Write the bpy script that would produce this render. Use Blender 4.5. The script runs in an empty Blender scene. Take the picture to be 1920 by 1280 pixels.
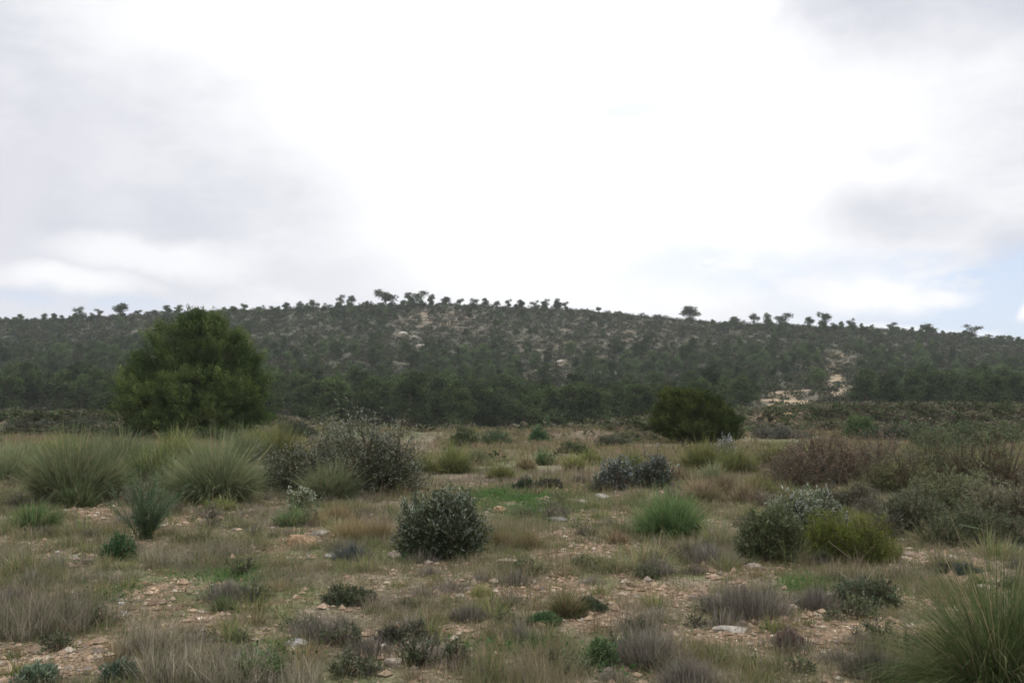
import bpy, math
import numpy as np
R = np.random.default_rng(7)
PI = math.pi
C = bpy.context.scene.collection
sc = bpy.context.scene

# ------------------------------------------------------------------ noise
def _h(ix, iy, s):
    n = (ix.astype(np.int64) * 374761393 + iy.astype(np.int64) * 668265263 + s * 982451653) & 0x7fffffff
    n = ((n ^ (n >> 13)) * 1274126177) & 0x7fffffff
    return ((n ^ (n >> 16)) & 0xffff) / 65535.0
def vn(x, y, s=0):
    x = np.asarray(x, float); y = np.asarray(y, float)
    ix = np.floor(x); iy = np.floor(y); fx = x - ix; fy = y - iy
    fx = fx * fx * (3 - 2 * fx); fy = fy * fy * (3 - 2 * fy)
    a = _h(ix, iy, s); b = _h(ix + 1, iy, s); c = _h(ix, iy + 1, s); d = _h(ix + 1, iy + 1, s)
    return (a * (1 - fx) + b * fx) * (1 - fy) + (c * (1 - fx) + d * fx) * fy
def fbm(x, y, s=0, o=4):
    t = 0; a = 0.5; n = 0
    for i in range(o):
        t = t + a * vn(x, y, s + i * 17); n += a; a *= 0.5; x = x * 2.03 + 3.1; y = y * 2.03 + 1.7
    return t / n
def sstep(a, b, x):
    t = np.clip((x - a) / (b - a), 0, 1); return t * t * (3 - 2 * t)
def nrm(v):
    return v / np.maximum(np.linalg.norm(v, axis=-1, keepdims=True), 1e-9)

# ------------------------------------------------------------------ camera
CAMZ = 1.6; F = 1867.0; HZ = 765.0
PITCH = math.atan((HZ - 640) / F)
cam = bpy.data.cameras.new('camera'); cam.sensor_width = 36; cam.lens = 36 * F / 1920
cam.clip_end = 6000; cam.clip_start = 0.1
camo = bpy.data.objects.new('camera', cam); C.objects.link(camo)
camo.location = (0, 0, CAMZ); camo.rotation_euler = (PI / 2 + PITCH, 0, 0)
sc.camera = camo

# ------------------------------------------------------------------ terrain
_U = [-900, 0, 300, 500, 700, 900, 1150, 1300, 1400, 1520, 1700, 1920, 2900]
def ridge_row(u):
    return np.interp(u, [-1600, -500, 0, 100, 300, 450, 600, 700, 800, 900, 1060, 1200, 1300, 1500, 1600, 1700, 1800, 1920, 2300, 3500],
                     [690, 625, 602, 598, 588, 581, 577, 571, 570, 573, 579, 591, 602, 611, 616, 620, 631, 641, 660, 705])
def bank_d(u): return np.interp(u, _U, [60, 60, 58, 56, 52, 49, 50, 58, 66, 70, 72, 72, 72])
def bank_top(u): return np.interp(u, _U, [.9, .9, .8, .6, .35, .3, .4, .8, 1.05, 1.35, 1.45, 1.4, 1.4])
def base_z(u): return np.interp(u, _U, [.5, .5, .3, .2, -1.0, -1.3, -1.2, 0.3, 1.1, 1.6, 1.7, 1.6, 1.6])
D0, D1 = 140.0, 380.0
def terrain(x, y):
    x = np.asarray(x, float); y = np.asarray(y, float)
    d = np.maximum(y, 12.0)
    u = np.clip(960 + F * x / d, -1600, 3500)
    z = 0.09 * (fbm(x * .35, y * .35, 3, 3) - .5) + 0.05 * (fbm(x * 1.6, y * 1.6, 5, 3) - .5)
    z = z * np.clip(y / 4, 0.2, 1)
    z = z + 0.10 * (1 - sstep(0, 3.2, np.abs(u - 250) / 100)) * sstep(13, 18, y) * (1 - sstep(24, 34, y))
    bd = bank_d(u) + 5 * (fbm(x * .08, 3.3, 9, 3) - .5)
    bt = bank_top(u)
    w = np.interp(u, _U, [3, 3, 3, 3, 2.5, 2, 2, 5, 7, 7, 6, 6, 6])
    s = sstep(0, 1, (y - bd) / w)
    z = z + bt * s * 1.0 + s * 0.3 * (fbm(x * .5, y * .5, 11, 3) - .5)
    # second small step on the right
    z = z + sstep(0, 1, (y - 36) / 30) * 0.25 * np.sin(PI * np.clip((y - 36) / 34, 0, 1)) * sstep(1200, 1500, u)
    t2 = np.clip((y - bd - w) / (D0 - bd - w), 0, 1)
    z = z + (base_z(u) - bt) * t2
    # hill
    t = np.clip((y - D0) / (D1 - D0), 0, 1)
    zb = base_z(u); rb = HZ + (CAMZ - zb) * F / D0
    row = rb + (ridge_row(u) - rb) * (t ** 0.92)
    zh = CAMZ - (row - HZ) / F * np.clip(y, D0, D1)
    k = np.sin(PI * np.clip(t, 0, 1)) ** .7
    zh = zh + k * (5.0 * (fbm(x * .018, y * .012, 21, 3) - .5) + 1.6 * (fbm(x * .09, y * .09, 22, 3) - .5))
    zr = CAMZ - (ridge_row(u) - HZ) / F * D1
    back = np.clip((y - D1) / 500, 0, 1)
    zh = np.where(y > D1, zr * (1 - sstep(0, 1, back)) - 4 * sstep(0, 30, y - D1), zh)
    return np.where(y > D0, zh, z)
cp, sp = math.cos(PITCH), math.sin(PITCH)
def ray(px, py):
    a = (px - 960) / F; b = (640 - py) / F
    return np.array([a, cp - b * sp, sp + b * cp])
def at(px, py, dmax=600):
    """ground point seen at photo pixel px,py"""
    r = ray(px, py); ts = np.concatenate([np.linspace(3, 30, 700), np.linspace(30, 150, 900), np.linspace(150, dmax, 900)])
    P = np.array([0, 0, CAMZ]) + ts[:, None] * r
    h = P[:, 2] - terrain(P[:, 0], P[:, 1])
    i = np.argmax(h < 0)
    if h[i] >= 0: i = len(ts) - 1
    return P[i, 0], P[i, 1]
def atd(px, y):
    """ground point in column px at distance y"""
    x = (px - 960) / F * y * 1.0
    return x, y
def to_px(x, y, z):
    yy = y * cp + (z - CAMZ) * sp; zz = -y * sp + (z - CAMZ) * cp
    return 960 + F * x / yy, 640 - F * zz / yy
def gz(x, y): return float(terrain(np.array([x]), np.array([y]))[0])

# ------------------------------------------------------------------ mesh builder
class MB:
    def __init__(s): s.V = []; s.Q = []; s.T = []; s.K = []; s.n = 0
    def add(s, V, Q=None, T=None, col=(1, 1, 1)):
        V = np.asarray(V, np.float32).reshape(-1, 3)
        if Q is not None and len(Q): s.Q.append(np.asarray(Q, np.int64) + s.n)
        if T is not None and len(T): s.T.append(np.asarray(T, np.int64) + s.n)
        col = np.asarray(col, np.float32)
        if col.ndim == 1: col = np.repeat(col[None], len(V), 0)
        s.K.append(col); s.V.append(V); s.n += len(V); return s
    def merge(s, o, M=None, off=(0, 0, 0), tint=None):
        V = np.concatenate(o.V); K = np.concatenate(o.K)
        if M is not None: V = V @ np.asarray(M, np.float32).T
        V = V + np.asarray(off, np.float32)
        if tint is not None: K = K * np.asarray(tint, np.float32)
        s.V.append(V); s.K.append(K)
        for q in o.Q: s.Q.append(q + s.n)
        for t in o.T: s.T.append(t + s.n)
        s.n += len(V)
    def mesh(s, name, mat, smooth=False):
        V = np.concatenate(s.V); K = np.concatenate(s.K)
        Q = np.concatenate(s.Q) if s.Q else np.zeros((0, 4), np.int64)
        T = np.concatenate(s.T) if s.T else np.zeros((0, 3), np.int64)
        me = bpy.data.meshes.new(name)
        me.vertices.add(len(V)); me.vertices.foreach_set('co', V.astype(np.float32).ravel())
        L = np.concatenate([Q.ravel(), T.ravel()]); me.loops.add(len(L)); me.loops.foreach_set('vertex_index', L.astype(np.int32))
        st = np.concatenate([np.arange(len(Q)) * 4, len(Q) * 4 + np.arange(len(T)) * 3])
        me.polygons.add(len(st)); me.polygons.foreach_set('loop_start', st.astype(np.int32))
        me.update(calc_edges=True)
        a = me.color_attributes.new('Col', 'FLOAT_COLOR', 'POINT')
        a.data.foreach_set('color', np.concatenate([K, np.ones((len(K), 1), np.float32)], 1).astype(np.float32).ravel())
        me.polygons.foreach_set('use_smooth', np.full(len(st), smooth, bool))
        me.materials.append(mat)
        return me
    def build(s, name, mat, parent=None, loc=None, smooth=False):
        o = bpy.data.objects.new(name, s.mesh(name, mat, smooth)); C.objects.link(o)
        if parent: o.parent = parent
        if loc is not None: o.location = loc
        return o
def tag(o, label=None, cat=None, group=None, kind=None):
    if label: o['label'] = label
    if cat: o['category'] = cat
    if group: o['group'] = group
    if kind: o['kind'] = kind
    return o
def empty(name, loc, rz=0):
    o = bpy.data.objects.new(name, None); C.objects.link(o); o.location = loc; o.rotation_euler = (0, 0, rz)
    o.empty_display_size = .2; return o
def copy_tree(o, loc, rz=0, s=(1, 1, 1)):
    c = o.copy(); C.objects.link(c); c.location = loc; c.rotation_euler = (0, 0, rz); c.scale = s
    for ch in list(o.children):
        d = ch.copy(); C.objects.link(d); d.parent = c
    return c

# ------------------------------------------------------------------ primitives
def blades(mb, P, az, L, lean, bend, w, col, S=3, tipc=None, rng=R):
    N = len(P); P = np.asarray(P, float); d = np.stack([np.cos(az), np.sin(az), 0 * az], 1)
    sa = az + PI / 2 + rng.normal(0, .7, N); sd = np.stack([np.cos(sa), np.sin(sa), 0 * sa], 1)
    pts = [P]; p = P
    for k in range(S):
        a = lean + bend * (k + .5) / S
        p = p + (L / S)[:, None] * (np.sin(a)[:, None] * d + np.cos(a)[:, None] * np.array([0, 0, 1.0]))
        pts.append(p)
    wf = np.interp(np.linspace(0, 1, S + 1), [0, .6, 1], [1, .75, .12])
    V = np.zeros((N, S + 1, 2, 3)); K = np.zeros((N, S + 1, 2, 3))
    for k in range(S + 1):
        V[:, k, 0] = pts[k] + sd * (w * wf[k] / 2)[:, None]; V[:, k, 1] = pts[k] - sd * (w * wf[k] / 2)[:, None]
        f = k / S
        c = col if tipc is None else col * (1 - f) + tipc * f
        K[:, k, 0] = c; K[:, k, 1] = c
    i = (np.arange(N) * (S + 1) * 2)[:, None] + (np.arange(S) * 2)[None]
    Q = np.stack([i, i + 1, i + 3, i + 2], -1).reshape(-1, 4)
    mb.add(V.reshape(-1, 3), Q, None, K.reshape(-1, 3)); return mb
def leaves(mb, P, D, L, W, col, rng=R):
    N = len(P); D = nrm(D); r = nrm(rng.normal(size=(N, 3)))
    s = nrm(np.cross(D, r)); n = np.cross(D, s)
    L = np.broadcast_to(L, (N,))[:, None]; W = np.broadcast_to(W, (N,))[:, None]
    m = P + D * L * .5 + n * W * .25
    V = np.stack([P, m + s * W * .5, P + D * L, m - s * W * .5], 1)
    i = np.arange(N) * 4
    mb.add(V.reshape(-1, 3), np.stack([i, i + 1, i + 2, i + 3], 1), None, np.repeat(col, 4, 0)); return mb
def tubes(mb, A, r0, r1, col, sides=4):
    """A: (N,K,3) polylines"""
    A = np.asarray(A, float); N, K = A.shape[:2]
    T = np.zeros_like(A); T[:, 1:-1] = A[:, 2:] - A[:, :-2]; T[:, 0] = A[:, 1] - A[:, 0]; T[:, -1] = A[:, -1] - A[:, -2]
    T = nrm(T); ref = np.where(np.abs(T[..., 2:3]) > .9, np.array([1.0, 0, 0]), np.array([0, 0, 1.0]))
    a = nrm(np.cross(T, ref)); b = np.cross(T, a)
    r0 = np.broadcast_to(r0, (N,)); r1 = np.broadcast_to(r1, (N,))
    rr = r0[:, None] + (r1 - r0)[:, None] * np.linspace(0, 1, K)[None]
    th = np.arange(sides) * 2 * PI / sides
    V = A[:, :, None] + rr[:, :, None, None] * (np.cos(th)[None, None, :, None] * a[:, :, None] + np.sin(th)[None, None, :, None] * b[:, :, None])
    base = (np.arange(N) * K * sides)[:, None, None] + (np.arange(K - 1) * sides)[None, :, None]
    j = np.arange(sides)[None, None]; j2 = (j + 1) % sides
    Q = np.stack([base + j, base + j2, base + sides + j2, base + sides + j], -1).reshape(-1, 4)
    mb.add(V.reshape(-1, 3), Q, None, col); return mb
def jit(col, n, v=.25, h=.08, rng=R):
    c = np.asarray(col)[None] * (1 + rng.normal(0, v, (n, 1))) * (1 + rng.normal(0, h, (n, 3)))
    return np.clip(c, .004, .9)
def hemi(n, rng=R, low=-.15):
    z = rng.uniform(low, 1, n); a = rng.uniform(0, 2 * PI, n); r = np.sqrt(np.maximum(1 - z * z, 0))
    return np.stack([r * np.cos(a), r * np.sin(a), z], 1), a

# ------------------------------------------------------------------ materials
def nt(name):
    m = bpy.data.materials.new(name); m.use_nodes = True; t = m.node_tree; t.nodes.clear(); return m, t
def leafmat(name, trans=.25, tint=(1, 1, 1), rand=.25, gloss=0.0, nscale=6.0):
    m, t = nt(name); N = t.nodes; L = t.links
    out = N.new('ShaderNodeOutputMaterial'); at_ = N.new('ShaderNodeAttribute'); at_.attribute_name = 'Col'
    oi = N.new('ShaderNodeObjectInfo'); mr = N.new('ShaderNodeMapRange'); mr.inputs[3].default_value = 1 - rand; mr.inputs[4].default_value = 1 + rand
    L.new(oi.outputs['Random'], mr.inputs[0])
    no = N.new('ShaderNodeTexNoise'); no.inputs['Scale'].default_value = nscale
    tc = N.new('ShaderNodeTexCoord'); L.new(tc.outputs['Object'], no.inputs['Vector'])
    m2 = N.new('ShaderNodeMapRange'); m2.inputs[1].default_value = .3; m2.inputs[2].default_value = .7; m2.inputs[3].default_value = .78; m2.inputs[4].default_value = 1.22
    L.new(no.outputs['Fac'], m2.inputs[0])
    mu = N.new('ShaderNodeMath'); mu.operation = 'MULTIPLY'; L.new(mr.outputs[0], mu.inputs[0]); L.new(m2.outputs[0], mu.inputs[1])
    v = N.new('ShaderNodeVectorMath'); v.operation = 'SCALE'; L.new(at_.outputs['Color'], v.inputs[0]); L.new(mu.outputs[0], v.inputs['Scale'])
    v2 = N.new('ShaderNodeVectorMath'); v2.operation = 'MULTIPLY'; L.new(v.outputs[0], v2.inputs[0]); v2.inputs[1].default_value = tint
    d = N.new('ShaderNodeBsdfDiffuse'); L.new(v2.outputs[0], d.inputs['Color'])
    tr = N.new('ShaderNodeBsdfTranslucent'); L.new(v2.outputs[0], tr.inputs['Color'])
    mx = N.new('ShaderNodeMixShader'); mx.inputs[0].default_value = trans; L.new(d.outputs[0], mx.inputs[1]); L.new(tr.outputs[0], mx.inputs[2])
    last = mx
    if gloss > 0:
        g = N.new('ShaderNodeBsdfGlossy'); g.inputs['Roughness'].default_value = .5; m3 = N.new('ShaderNodeMixShader'); m3.inputs[0].default_value = gloss
        L.new(mx.outputs[0], m3.inputs[1]); L.new(g.outputs[0], m3.inputs[2]); last = m3
    L.new(last.outputs[0], out.inputs[0]); return m
def groundmat(name, sc1, sc2, vor, pebb, bump):
    m, t = nt(name); N = t.nodes; L = t.links
    out = N.new('ShaderNodeOutputMaterial'); a = N.new('ShaderNodeAttribute'); a.attribute_name = 'Col'
    tc = N.new('ShaderNodeTexCoord')
    n1 = N.new('ShaderNodeTexNoise'); n1.inputs['Scale'].default_value = sc1; n1.inputs['Detail'].default_value = 6; n1.inputs['Roughness'].default_value = .65; L.new(tc.outputs['Object'], n1.inputs['Vector'])
    n2 = N.new('ShaderNodeTexNoise'); n2.inputs['Scale'].default_value = sc2; n2.inputs['Detail'].default_value = 5; L.new(tc.outputs['Object'], n2.inputs['Vector'])
    vo = N.new('ShaderNodeTexVoronoi'); vo.inputs['Scale'].default_value = vor; L.new(tc.outputs['Object'], vo.inputs['Vector'])
    def mr(src, a0, a1, b0, b1):
        x = N.new('ShaderNodeMapRange'); x.inputs[1].default_value = a0; x.inputs[2].default_value = a1; x.inputs[3].default_value = b0; x.inputs[4].default_value = b1; L.new(src, x.inputs[0]); return x.outputs[0]
    def mul(p, q, op='MULTIPLY'):
        x = N.new('ShaderNodeMath'); x.operation = op; L.new(p, x.inputs[0]); L.new(q, x.inputs[1]); return x.outputs[0]
    f = mul(mr(n1.outputs['Fac'], .3, .7, .6, 1.4), mr(n2.outputs['Fac'], .3, .7, .75, 1.25))
    sep = N.new('ShaderNodeSeparateColor'); L.new(vo.outputs['Color'], sep.inputs[0])
    f = mul(f, mr(sep.outputs[0], 0, 1, 1 - pebb, 1 + pebb))
    v = N.new('ShaderNodeVectorMath'); v.operation = 'SCALE'; L.new(a.outputs['Color'], v.inputs[0]); L.new(f, v.inputs['Scale'])
    b = N.new('ShaderNodeBsdfPrincipled'); b.inputs['Roughness'].default_value = .95; b.inputs['Specular IOR Level'].default_value = .1
    L.new(v.outputs[0], b.inputs['Base Color'])
    h = mul(n1.outputs['Fac'], mr(vo.outputs['Distance'], 0, .6, .3, -.3), 'ADD')
    bp = N.new('ShaderNodeBump'); bp.inputs['Strength'].default_value = .8; bp.inputs['Distance'].default_value = bump; L.new(h, bp.inputs['Height']); L.new(bp.outputs[0], b.inputs['Normal'])
    L.new(b.outputs[0], out.inputs[0]); return m
M_leaf = leafmat('broad_leaf', .2, gloss=.03)
M_grass = leafmat('grass_blade', .3)
M_needle = leafmat('pine_needle', .12, nscale=1.2)
M_far = leafmat('far_foliage', .12, rand=.42, nscale=.35)
M_twig = leafmat('twig', .1)
M_bark = groundmat('bark', 8, 30, 25, .2, .02)
M_rock = groundmat('rock', 5, 25, 9, .12, .01)
M_ground = groundmat('stony_soil', 9, 45, 38, .32, .02)
M_hill = groundmat('hill_soil', .25, 1.2, .9, .25, .2)

# ------------------------------------------------------------------ ground cover mask
# patches of bare stony soil, px, py, half width px, half height px, strength
BARE = [(70, 1245, 150, 50, 1.3), (300, 1120, 80, 26, 1), (400, 1160, 110, 20, 1), (480, 1180, 60, 14, .6), (1090, 1030, 95, 42, 1.1), (1000, 1110, 130, 26, .9),
        (880, 1120, 110, 26, .9), (720, 1110, 80, 20, .6), (1330, 1068, 120, 20, 1.1), (1290, 1110, 70, 26, .7), (1600, 1180, 240, 34, 1.2), (1480, 1210, 160, 24, .9), (1760, 1060, 120, 34, 1.1),
        (1720, 1130, 110, 36, 1), (1550, 1250, 200, 30, .7), (165, 962, 55, 22, 1.0), (370, 970, 60, 20, 1), (510, 945, 45, 15, 1), (570, 1005, 60, 16, 1), (740, 1090, 60, 14, .6), (1130, 975, 60, 16, .8),
        (1420, 1190, 90, 20, .9), (1650, 1035, 70, 14, .9), (760, 1245, 90, 22, .7), (850, 1190, 150, 22, .55), (1230, 1270, 200, 20, .6), (20, 890, 50, 16, .8), (1080, 1180, 120, 24, .5), (560, 1120, 60, 22, .6), (1350, 1000, 80, 12, .6), (690, 945, 80, 12, .6)]
BW = []
for (px, py, hw, hh, s) in BARE:
    x, y = at(px, py); x2, y2 = at(px, max(py - hh, 800)); sx = hw / F * y
    BW.append((x, y, sx, max(abs(y2 - y), .15), s))
def bare(x, y):
    wx = x + .5 * (fbm(x * 2.2, y * 1.3, 31, 3) - .5); wy = y + 1.2 * (fbm(x * 2.0, y * 1.2, 32, 3) - .5)
    b = 0 * x
    for (cx, cy, sx, sy, s) in BW:
        b = np.maximum(b, s * np.exp(-(((wx - cx) / sx) ** 2 + ((wy - cy) / sy) ** 2)))
    b = b * .9 + 2.0 * (fbm(x * 2.6, y * 1.7, 33, 5) - .53)
    return sstep(.15, .75, b)
def green_patch(x, y):
    g = 0 * x
    for (px, py, hw, hh) in [(1000, 940, 90, 22), (930, 930, 60, 14), (1130, 1240, 70, 30), (760, 1040, 40, 8), (430, 1090, 80, 24), (1500, 1100, 60, 14), (960, 1220, 120, 14), (500, 1240, 60, 30), (180, 1130, 60, 30)]:
        cx, cy = at(px, py); c2 = at(px, py - hh)[1] - cy
        g = np.maximum(g, np.exp(-(((x - cx) / (hw / F * cy)) ** 2 + ((y - cy) / c2) ** 2)))
    return g

# ------------------------------------------------------------------ ground meshes
def lerp(a, b, t): return a + (b - a) * t[..., None]
def grid_mesh(name, X, Y, colf, mat):
    Z = terrain(X, Y); n, m = X.shape
    idx = np.arange(n * m).reshape(n, m)
    Q = np.stack([idx[:-1, :-1], idx[:-1, 1:], idx[1:, 1:], idx[1:, :-1]], -1).reshape(-1, 4)
    mb = MB(); mb.add(np.stack([X, Y, Z], -1).reshape(-1, 3), Q, None, colf(X, Y).reshape(-1, 3))
    return mb.build(name, mat, smooth=True)
SOIL = np.array([.195, .136, .088]); LITTER = np.array([.165, .135, .092]); MOSS = np.array([.115, .12, .058]); OCHRE = np.array([.40, .28, .14])
def ground_col(X, Y):
    b = bare(X, Y); n = fbm(X * .9, Y * .6, 41, 3)
    c = lerp(np.broadcast_to(LITTER, X.shape + (3,)), np.broadcast_to(MOSS, X.shape + (3,)), sstep(.45, .62, n))
    s = lerp(np.broadcast_to(SOIL, X.shape + (3,)), np.broadcast_to(np.array([.205, .155, .10]), X.shape + (3,)), sstep(.4, .65, fbm(X * .5, Y * .5, 43, 2)))
    c = lerp(c, s, b * (1 - sstep(22, 30, Y)))
    # far field: dry grass tan, brown bank
    far = sstep(20, 34, Y); rt = sstep(58, 72, Y) * sstep(1150, 1350, 960 + F * X / np.maximum(Y, 12))
    fc = lerp(np.broadcast_to(np.array([.15, .125, .08]), X.shape + (3,)), np.broadcast_to(np.array([.10, .11, .055]), X.shape + (3,)), sstep(.42, .6, fbm(X * .25, Y * .12, 44, 3)))
    c = lerp(c, fc, far * .85); c = lerp(c, np.broadcast_to(np.array([.075, .062, .045]), X.shape + (3,)), rt * .95)
    u = 960 + F * X / np.maximum(Y, 12)
    bd = bank_d(u)
    bk = np.exp(-((Y - bd - 3) / 5.0) ** 2) * sstep(.35, .6, fbm(X * .35, Y * .5, 46, 3))
    c = lerp(c, np.broadcast_to(np.array([.17, .13, .095]), X.shape + (3,)), bk * .55 * (1 - rt * .7))
    oc = np.exp(-(((u - 1470) / 55) ** 2)) * sstep(66, 76, Y) * sstep(.40, .6, fbm(X * .5, Y * .3, 47, 4)) * .9
    c = lerp(c, np.broadcast_to(OCHRE, X.shape + (3,)), oc)
    return c
t = np.linspace(-1, 1, 760); yy = np.concatenate([np.linspace(-4, 4, 20)[:-1], np.geomspace(4 + 8, D0 + 8, 620) - 8])
T_, Y_ = np.meshgrid(t, yy)
ground = grid_mesh('ground', T_ * (Y_ + 8) * 1.25, Y_, ground_col, M_ground); tag(ground, kind='structure')

# brown / bare spots on the hillside, in columns and rows of the view turned into places
HB = [(840, 600, 130, 34, .9), (1050, 640, 130, 60, .7), (1200, 625, 160, 40, .75), (1330, 640, 120, 40, .45), (560, 610, 90, 28, .5), (1040, 700, 80, 30, .8), (990, 715, 20, 24, 1.2), (770, 628, 50, 22, .9),
      (1572, 705, 34, 52, 1.3), (1460, 680, 26, 10, .9), (1640, 640, 50, 16, .6), (290, 622, 30, 12, .9), (85, 668, 30, 10, .6), (1480, 742, 58, 26, 1.8), (1380, 770, 80, 10, .9), (1700, 715, 120, 8, .5), (1055, 680, 24, 10, 1.2)]
def hill_bare(x, y):
    z = terrain(x, y); u, v = to_px(x, y, z)
    u = u + 50 * (fbm(x * .05, y * .05, 51, 3) - .5); v = v + 26 * (fbm(x * .06, y * .05, 52, 3) - .5)
    b = 0 * x
    for (cx, cy, sx, sy, s) in HB: b = np.maximum(b, s * np.exp(-(((u - cx) / sx) ** 2 + ((v - cy) / sy) ** 2)))
    return b
def hill_col(X, Y):
    b = hill_bare(X, Y); n = fbm(X * .12, Y * .12, 53, 4)
    c = lerp(np.broadcast_to(np.array([.062, .063, .040]), X.shape + (3,)), np.broadcast_to(np.array([.092, .078, .054]), X.shape + (3,)), sstep(.35, .9, b + (n - .5) * 1.4))
    c = lerp(c, np.broadcast_to(np.array([.33, .25, .155]), X.shape + (3,)), sstep(.75, 1.3, b * .8 + (fbm(X * .35, Y * .2, 58, 4) - .5) * 2.2) * sstep(.5, .9, b) * .9)
    st = sstep(.62, .72, fbm(X * .04, Y * .5, 54, 3)) * sstep(.3, .6, b)
    return lerp(c, np.broadcast_to(np.array([.26, .22, .17]), X.shape + (3,)), st * .4)
yy = np.concatenate([np.linspace(D0, D1, 260), np.geomspace(D1, 1500, 60)[1:]]); t = np.linspace(-1, 1, 420)
T_, Y_ = np.meshgrid(t, yy)
hill = grid_mesh('hill', T_ * (Y_ + 8) * 1.25, Y_, hill_col, M_hill); tag(hill, kind='structure')

# ------------------------------------------------------------------ plant makers
def tussock(w, h, n, cols, dry=.15, bw=.008, droop=1.0, core=.25, S=4, rng=R, up=1.0):
    """dome of arching blades; w overall width, h overall height"""
    mb = MB(); az = rng.uniform(0, 2 * PI, n); k = rng.uniform(0, 1, n) ** .65
    lean = k * .58 * up + rng.normal(0, .17, n); bend = (k * 1.5 + .1) * droop * rng.uniform(.5, 1.4, n)
    r = np.sqrt(rng.uniform(0, 1, n)) * w * core / 2 * 1.2
    ns = 7 if n > 700 else 4 if n > 200 else 2; q = rng.integers(0, ns, n); sa = rng.uniform(0, 2 * PI, ns); sr = np.sqrt(rng.uniform(0, 1, ns)) * w * .2
    r = r * .3 + k * w * .22; P = np.stack([r * np.cos(az) + (sr * np.cos(sa))[q], r * np.sin(az) + (sr * np.sin(sa))[q], 0 * r - .02], 1)
    sh = rng.uniform(.68, 1.08, ns)[q]
    reach = lambda L: L * np.sin(np.clip(lean + bend * .5, 0, 1.6))
    L = h * rng.uniform(.6, 1.15, n) * (1.05 - .35 * k) * sh
    L = L * np.where(rng.uniform(0, 1, n) < .02, 1.2, 1)
    i = rng.integers(0, len(cols), n); col = np.array(cols)[i] * (1 + rng.normal(0, .18, (n, 1)))
    d = rng.uniform(0, 1, n) < dry; col[d] = np.array([.26, .21, .12]) * rng.uniform(.6, 1.2, (d.sum(), 1))
    col = np.clip(col, .01, .8)
    blades(mb, P, az + rng.normal(0, .5, n), L, np.maximum(lean, 0), bend, np.full(n, bw), col, S, col * 1.15 + .012, rng)
    return mb
def shrub(w, h, nb, nl, ll, lw, inner, tip, tipf=.35, lobes=3, dn=None, low=.05, rng=R, upright=.5, spread=.16, fill=.4, seed=0, taper=0):
    """leafy shrub. returns foliage, stems"""
    dn = dn or w * .8
    D, a = hemi(nb, rng, low)
    s = seed * 7.7
    lob = 1 + .42 * (fbm(D[:, 0] * 2.3 + s, D[:, 1] * 2.3 + D[:, 2] * 2.3 + s, 61 + seed, 3) - .5) * lobes / 2 * 1.3
    rad = rng.uniform(0, 1, nb) ** fill * lob
    E = D * rad[:, None] * np.array([w / 2, dn / 2, h * .94]); E[:, 2] = np.maximum(E[:, 2], h * .04)
    if taper:
        zz_ = np.clip(E[:, 2] / h, 0, 1); E[:, 2] = h * (1 - (1 - zz_) ** 1.35) * .97; E[:, :2] *= (1 + .12 * taper - taper * .45 * np.clip(1 - zz_ * 2.2, 0, 1) ** 1.3)[:, None]
    gd = nrm(D * np.array([1, 1, .6]) + np.array([0, 0, upright]) + rng.normal(0, .25, (nb, 3)))
    ln = spread * h * rng.uniform(.6, 1.3, nb) * np.where(rng.uniform(0, 1, nb) < .05, 1.8, 1)
    mb = MB(); tt = rng.uniform(0, 1, (nb, nl))
    P = (E[:, None] + gd[:, None] * (tt * ln[:, None])[..., None]).reshape(-1, 3) + rng.normal(0, ll * .35, (nb * nl, 3))
    ld = nrm(np.repeat(gd, nl, 0) + rng.normal(0, .75, (nb * nl, 3)))
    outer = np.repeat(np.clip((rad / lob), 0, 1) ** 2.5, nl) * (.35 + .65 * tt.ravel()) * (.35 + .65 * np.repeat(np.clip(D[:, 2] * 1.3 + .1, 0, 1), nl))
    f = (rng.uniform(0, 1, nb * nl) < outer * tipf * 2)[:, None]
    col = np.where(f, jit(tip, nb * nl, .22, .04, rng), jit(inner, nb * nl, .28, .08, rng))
    keep = P[:, 2] > .01
    leaves(mb, P[keep], ld[keep], (ll * rng.uniform(.45, 1.45, nb * nl))[keep], (lw * rng.uniform(.7, 1.2, nb * nl))[keep], col[keep], rng)
    st = MB(); ns = min(nb, 70); j = rng.choice(nb, ns, False)
    b0 = np.stack([rng.normal(0, w * .05, ns), rng.normal(0, dn * .05, ns), np.full(ns, -.03)], 1)
    m1 = b0 * .6 + E[j] * .4 + np.stack([0 * j, 0 * j, h * .08 + 0 * j], 1) + rng.normal(0, h * .03, (ns, 3)); e = E[j] + gd[j] * ln[j][:, None]
    tubes(st, np.stack([b0, m1, E[j], e], 1), h * .012 + .002, .0018, (.12, .09, .065), 4)
    return mb, st
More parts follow.
